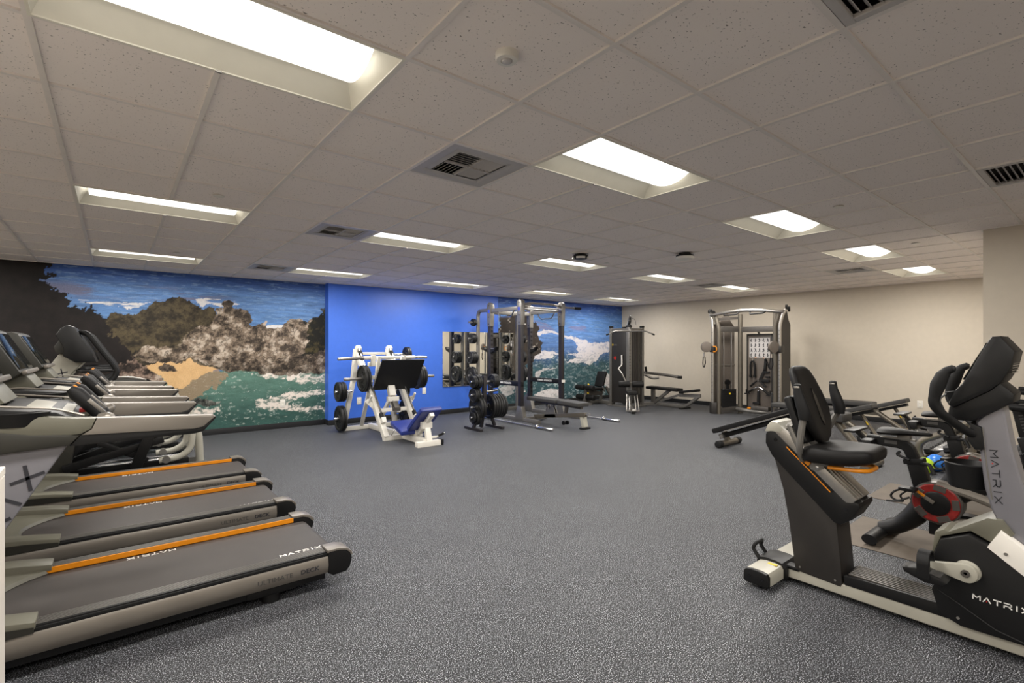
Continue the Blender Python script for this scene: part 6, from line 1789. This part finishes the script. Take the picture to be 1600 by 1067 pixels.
    part(t, 'stop_lever', 'orange', MB().box((x0 - 0.025, 1.262, 0.79), (0.02, 0.04, 0.025), Matrix.Rotation(R(35), 4, 'X'), 0.004), 'small orange lever')
    part(t, 'seat_lever', 'orange', MB().tube([(3.32, 1.14, 0.783), (3.32, 0.985, 0.79), (3.36, 0.945, 0.79), (3.50, 0.945, 0.79), (3.54, 0.985, 0.79), (3.54, 1.14, 0.783)], 0.012, 10, 0.045), 'orange looped seat lever')
    # seat cushion
    sm = MB()
    prof = [(1.275, 0.845, 0.14, 0.03), (1.265, 0.858, 0.19, 0.055), (1.21, 0.868, 0.215, 0.065), (1.12, 0.870, 0.218, 0.065), (1.02, 0.876, 0.205, 0.06), (0.955, 0.884, 0.18, 0.052), (0.925, 0.884, 0.15, 0.036), (0.918, 0.880, 0.11, 0.02)]
    rings = []
    for y, z, w, h in prof:
        ring = []
        for k in range(24):
            an = R(15 * k)
            cxx, szz = math.cos(an), math.sin(an)
            px = w * math.copysign(abs(cxx) ** 0.55, cxx)
            pz = h * math.copysign(abs(szz) ** 0.6, szz)
            if szz > 0:
                pz -= 0.022 * max(0, 1 - (px / w) ** 2) * (h / 0.065)
            ring.append(sm.bm.verts.new((X + px, y, z + pz - 0.012)))
        rings.append(ring)
    for A, B in zip(rings, rings[1:]):
        for k in range(24):
            sm.bm.faces.new([A[k], A[(k + 1) % 24], B[(k + 1) % 24], B[k]])
    sm.bm.faces.new(rings[0])
    sm.bm.faces.new(rings[-1][::-1])
    bmesh.ops.recalc_face_normals(sm.bm, faces=sm.bm.faces)
    part(t, 'seat', 'black_vinyl', sm, ang=60)
    # backrest: a padded front, tapering to a rounded top, with a tall vent
    bk = MB()
    bp = [(0.0, 0.05, 0.03), (0.03, 0.10, 0.045), (0.10, 0.15, 0.055), (0.20, 0.178, 0.06), (0.30, 0.17, 0.058), (0.40, 0.15, 0.052), (0.455, 0.13, 0.045), (0.485, 0.10, 0.036), (0.497, 0.055, 0.02)]
    axis = Vector((0, 0.155, 0.45)).normalized()
    nb = Vector((0, -0.45, 0.155)).normalized()
    b0 = Vector((X, 1.215, 0.905))
    rings = []
    for h, w, th in bp:
        ring = []
        for k in range(24):
            an = R(15 * k)
            cxx, szz = math.cos(an), math.sin(an)
            px = w * math.copysign(abs(cxx) ** 0.6, cxx)
            pn = th * math.copysign(abs(szz) ** 0.7, szz)
            curve = 0.035 * (px / 0.212) ** 2
            ring.append(bk.bm.verts.new(b0 + axis * h + Vector((px, 0, 0)) + nb * (pn * 0.6 + curve)))
        rings.append(ring)
    for A, B in zip(rings, rings[1:]):
        for k in range(24):
            bk.bm.faces.new([A[k], A[(k + 1) % 24], B[(k + 1) % 24], B[k]])
    bk.bm.faces.new(rings[0])
    bk.bm.faces.new(rings[-1][::-1])
    bmesh.ops.recalc_face_normals(bk.bm, faces=bk.bm.faces)
    br = part(t, 'backrest', 'black_vinyl', bk, ang=60)
    vt = [(0.05, 0.10), (0.075, 0.16), (0.07, 0.28), (0.045, 0.34), (0.03, 0.28), (0.03, 0.14)]
    q = b0 + nb * 0.036
    mbv = MB()
    va = [mbv.bm.verts.new(q + Vector((px - 0.03, 0, 0)) + axis * h + nb * 0.003) for px, h in vt]
    vb = [mbv.bm.verts.new(q + Vector((px - 0.03, 0, 0)) + axis * h - nb * 0.02) for px, h in vt]
    n = len(vt)
    mbv.bm.faces.new(va)
    for k in range(n):
        mbv.bm.faces.new([va[k], va[(k + 1) % n], vb[(k + 1) % n], vb[k]])
    part(br, 'vent_opening', 'black_gloss', mbv)
    part(br, 'back_shell', 'black_plastic', MB().bar(b0 + Vector((0, 0.055, 0.0)), b0 + Vector((0, 0.055, 0)) + axis * 0.30, 0.33, 0.05, nb, 0.02, 3))
    # side handles
    for s, xg in ((-1, 3.25), (1, 3.745)):
        xm = X + s * 0.10
        hb = part(t, 'handle_tube', 'steel_grey', MB().tube([(xm, 1.36, 0.81), (xg, 1.33, 0.865), (xg, 1.225, 1.08)] if s > 0 else [(3.33, 1.285, 0.80), (xg, 1.275, 0.88), (xg, 1.25, 1.08)], 0.019, 10, 0.05))
        gy_ = 1.225 if s > 0 else 1.25
        part(hb, 'hand_grip', 'black_rubber', MB().tube([(xg, gy_ - 0.005, 1.06), (xg, gy_ - 0.006, 1.10), (xg, gy_ + 0.016, 1.17), (xg, gy_ + 0.03, 1.22), (xg, gy_ + 0.034, 1.268), (xg, gy_ + 0.034, 1.275)], [0.030, 0.036, 0.032, 0.026, 0.022, 0.012], 12))
        part(hb, 'pulse_plate', 'steel_brushed', MB().box((xg - 0.02, gy_ + 0.03, 1.255), (0.012, 0.03, 0.012), None, 0.003))
    # front shroud
    fp = [(0.635, 0.125), (0.665, 0.235), (0.645, 0.30), (0.663, 0.402), (0.630, 0.505), (0.517, 0.563), (0.455, 0.535), (0.20, 0.33), (0.02, 0.24), (-0.20, 0.17), (-0.22, 0.105), (0.55, 0.09)]
    fs = part(t, 'front_shroud', 'black_plastic', MB().prism(fp, 'x', x0 - 0.03, x1 + 0.03, 0.014))
    part(fs, 'shroud_crease', 'black_rubber', MB().tube([(x0 - 0.031, 0.64, 0.245), (x0 - 0.031, 0.55, 0.20), (x0 - 0.031, 0.42, 0.13), (x0 - 0.031, 0.30, 0.105)], 0.004, 6))
    part(fs, 'screw', 'steel_brushed', MB().cyl((x0 - 0.033, 0.558, 0.13), (x0 - 0.029, 0.558, 0.13), 0.007, n=8))
    logo(fs, (x0 - 0.0312, 0.502, 0.251), (0, -1, 0), (0, 0, 1), 0.022, 'letter_white', 0.026, 0.2)
    part(t, 'shroud_top', 'olive_grey', MB().prism([(0.668, 0.41), (0.655, 0.53), (0.62, 0.553), (0.60, 0.548), (0.455, 0.655), (0.40, 0.66), (0.36, 0.60), (0.42, 0.53), (0.515, 0.575), (0.63, 0.515), (0.662, 0.41)], 'x', x0 + 0.0, x1 - 0.0, 0.012), 'pale top cover')
    part(t, 'shroud_wedge', 'plastic_white', MB().prism([(0.452, 0.52), (0.405, 0.612), (0.15, 0.42), (0.06, 0.36), (0.10, 0.25)], 'x', x0 - 0.034, x1 + 0.034, 0.008), 'white wedge panel')
    part(t, 'wedge_screw', 'steel_brushed', MB().cyl((x0 - 0.038, 0.385, 0.51), (x0 - 0.033, 0.385, 0.51), 0.008, n=8))
    # crank and pedal
    ca = MB()
    xa = x0 - 0.035
    cpoly = [(0.522 + 0.046 * math.cos(R(a_)), 0.380 + 0.046 * math.sin(R(a_))) for a_ in range(-110, 111, 20)]
    cpoly = [(2 * 0.522 - y, z) for y, z in cpoly][::-1]
    ca.prism(cpoly + [(0.66, 0.362), (0.66, 0.395)], 'x', xa - 0.045, xa - 0.015, 0.008)
    cr = part(t, 'crank_arm', 'light_beige_grey', ca)
    part(cr, 'crank_boss', 'light_beige_grey', MB().lathe([(0, 0.052), (0.016, 0.05), (0.02, 0.04)], (xa + 0.005, 0.522, 0.38), (-1, 0, 0), 28))
    part(cr, 'crank_bolt', 'steel_dark', MB().lathe([(0, 0.018), (0.006, 0.018), (0.006, 0.008), (0.0, 0.006)], (xa - 0.045, 0.522, 0.381), (-1, 0, 0), 18))
    pd = part(t, 'pedal', 'black_plastic', MB().prism([(0.745, 0.34), (0.755, 0.362), (0.70, 0.375), (0.60, 0.352), (0.575, 0.338), (0.59, 0.318), (0.66, 0.312)], 'x', 3.185, 3.285, 0.008))
    part(pd, 'pedal_tread', 'grey_vinyl', MB().bar((3.235, 0.742, 0.366), (3.235, 0.60, 0.355), 0.08, 0.008, bev=0.002))
    part(pd, 'pedal_strap', 'black_rubber', MB().rtube([(3.18, 0.665, 0.335), (3.172, 0.667, 0.42), (3.19, 0.668, 0.452), (3.23, 0.668, 0.462), (3.275, 0.668, 0.452), (3.292, 0.667, 0.42), (3.288, 0.665, 0.335)], 0.05, 0.008, up=(1, 0, 0), rad=0.025))
    part(t, 'far_pedal', 'black_plastic', MB().bx(3.63, 3.73, 0.34, 0.47, 0.385, 0.41, 0.008))
    part(t, 'far_crank_arm', 'light_beige_grey', MB().bar((3.605, 0.522, 0.38), (3.605, 0.40, 0.395), 0.025, 0.04, bev=0.006))
    # mast
    mp = [(0.500, 1.125), (0.468, 0.80), (0.445, 0.70), (0.405, 0.60), (0.13, 0.42), (0.25, 0.62), (0.335, 0.85), (0.372, 1.02), (0.405, 1.25)]
    ms = part(t, 'mast', 'silver_mast', MB().prism(mp, 'x', x0 + 0.02, x1 - 0.02, 0.02, 3))
    dd = Vector((0, 0.455 - 0.436, 0.99 - 0.72)).normalized()
    logo(ms, (x0 + 0.0192, 0.447, 0.990), -dd, Vector((0, -dd.z, dd.y)), 0.026, 'letter_dark', 0.034, 0.16)
    part(ms, 'mast_seam', 'steel_grey', MB().tube([(x0 + 0.019, 0.475, 1.10), (x0 + 0.019, 0.458, 0.90), (x0 + 0.019, 0.44, 0.75)], 0.003, 6))
    # console
    cn = part(t, 'console', 'black_plastic', MB().prism([(0.446, 1.535), (0.436, 1.55), (0.405, 1.553), (0.352, 1.478), (0.366, 1.40), (0.395, 1.335), (0.44, 1.285), (0.575, 1.19), (0.60, 1.205), (0.575, 1.275), (0.545, 1.315)], 'x', 3.325, 3.595, 0.02))
    part(cn, 'screen', 'screen', MB().bar((X, 0.541, 1.335), (X, 0.454, 1.52), 0.235, 0.006, (0, 0.9, 0.45), 0.002))
    sv = MB()
    for k in range(6):
        sv.bar((3.35, 0.371 - 0.0015 * k, 1.375 + 0.012 * k), (3.57, 0.371 - 0.0015 * k, 1.375 + 0.012 * k), 0.006, 0.004)
    part(cn, 'speaker_slot', 'black_gloss', sv, kind='stuff')
    logo(cn, (3.37, 0.3715, 1.497), (1, 0, 0), (0, 0.55, 0.8), 0.018, 'letter_grey', 0.022, 0.2, red=False)
    part(t, 'console_base', 'black_plastic', MB().prism([(0.605, 1.145), (0.598, 1.19), (0.54, 1.30), (0.42, 1.34), (0.356, 1.275), (0.360, 1.235), (0.50, 1.13), (0.58, 1.125)], 'x', 3.345, 3.575, 0.02))
    part(t, 'cup_tray', 'black_plastic', MB().lathe([(0, 0.04), (0.06, 0.045), (0.065, 0.04), (0.06, 0.035), (0.01, 0.03)], (3.375, 0.56, 1.215), (0, 0.25, 1), 20, cap=False))
    # handlebars
    for s in (-1, 1):
        def hx(v):
            return X + s * v
        fy = 0.03 if s > 0 else 0.0      # the far bar stands a little further back
        hb = part(t, 'handlebar', 'black_rubber', MB().tube([(hx(0.09), 0.505, 1.06), (hx(0.13), 0.53, 1.08), (hx(0.24), 0.605 + fy, 1.17), (hx(0.26), 0.632 + fy, 1.215), (hx(0.26), 0.622 + fy, 1.27)], [0.020, 0.020, 0.021, 0.022, 0.024], 12, 0.04))
        part(hb, 'hand_grip', 'black_rubber', MB().tube([(hx(0.26), 0.626 + fy, 1.25), (hx(0.26), 0.612 + fy, 1.31), (hx(0.26), 0.594 + fy, 1.36), (hx(0.26), 0.575 + fy, 1.385), (hx(0.26), 0.553 + fy, 1.395), (hx(0.26), 0.545 + fy, 1.396)], [0.024, 0.032, 0.028, 0.02, 0.018, 0.01], 12))
        part(hb, 'pulse_plate', 'steel_brushed', MB().box((hx(0.26 + 0.018), 0.60 + fy, 1.35), (0.012, 0.02, 0.04), Matrix.Rotation(R(25), 4, 'X'), 0.003))
    part(t, 'handlebar_mount', 'black_plastic', MB().prism([(0.515, 1.12), (0.475, 1.10), (0.465, 0.99), (0.50, 0.985), (0.53, 1.03)], 'x', x0 - 0.006, x1 + 0.006, 0.012))
    part(t, 'cable', 'black_plastic', MB().tube([(3.28, 0.60, 1.17), (3.28, 0.625, 1.235), (3.31, 0.60, 1.26)], 0.005, 6, 0.03))
    # bottle bucket on the rider side of the mast
    bu = MB().lathe([(0.0, 0.0), (0.0, 0.075), (0.008, 0.082), (0.125, 0.098), (0.13, 0.094), (0.125, 0.09), (0.012, 0.074), (0.012, 0)], (3.50, 0.545, 0.765), (0, 0, 1), 30, cap=False)
    part(t, 'bottle_holder', 'black_plastic', bu)
    return t
recumbent()
kettlebell(9.85, 1.52, 'kettlebell with red handle on the floor by the dumbbell rack', 'red')
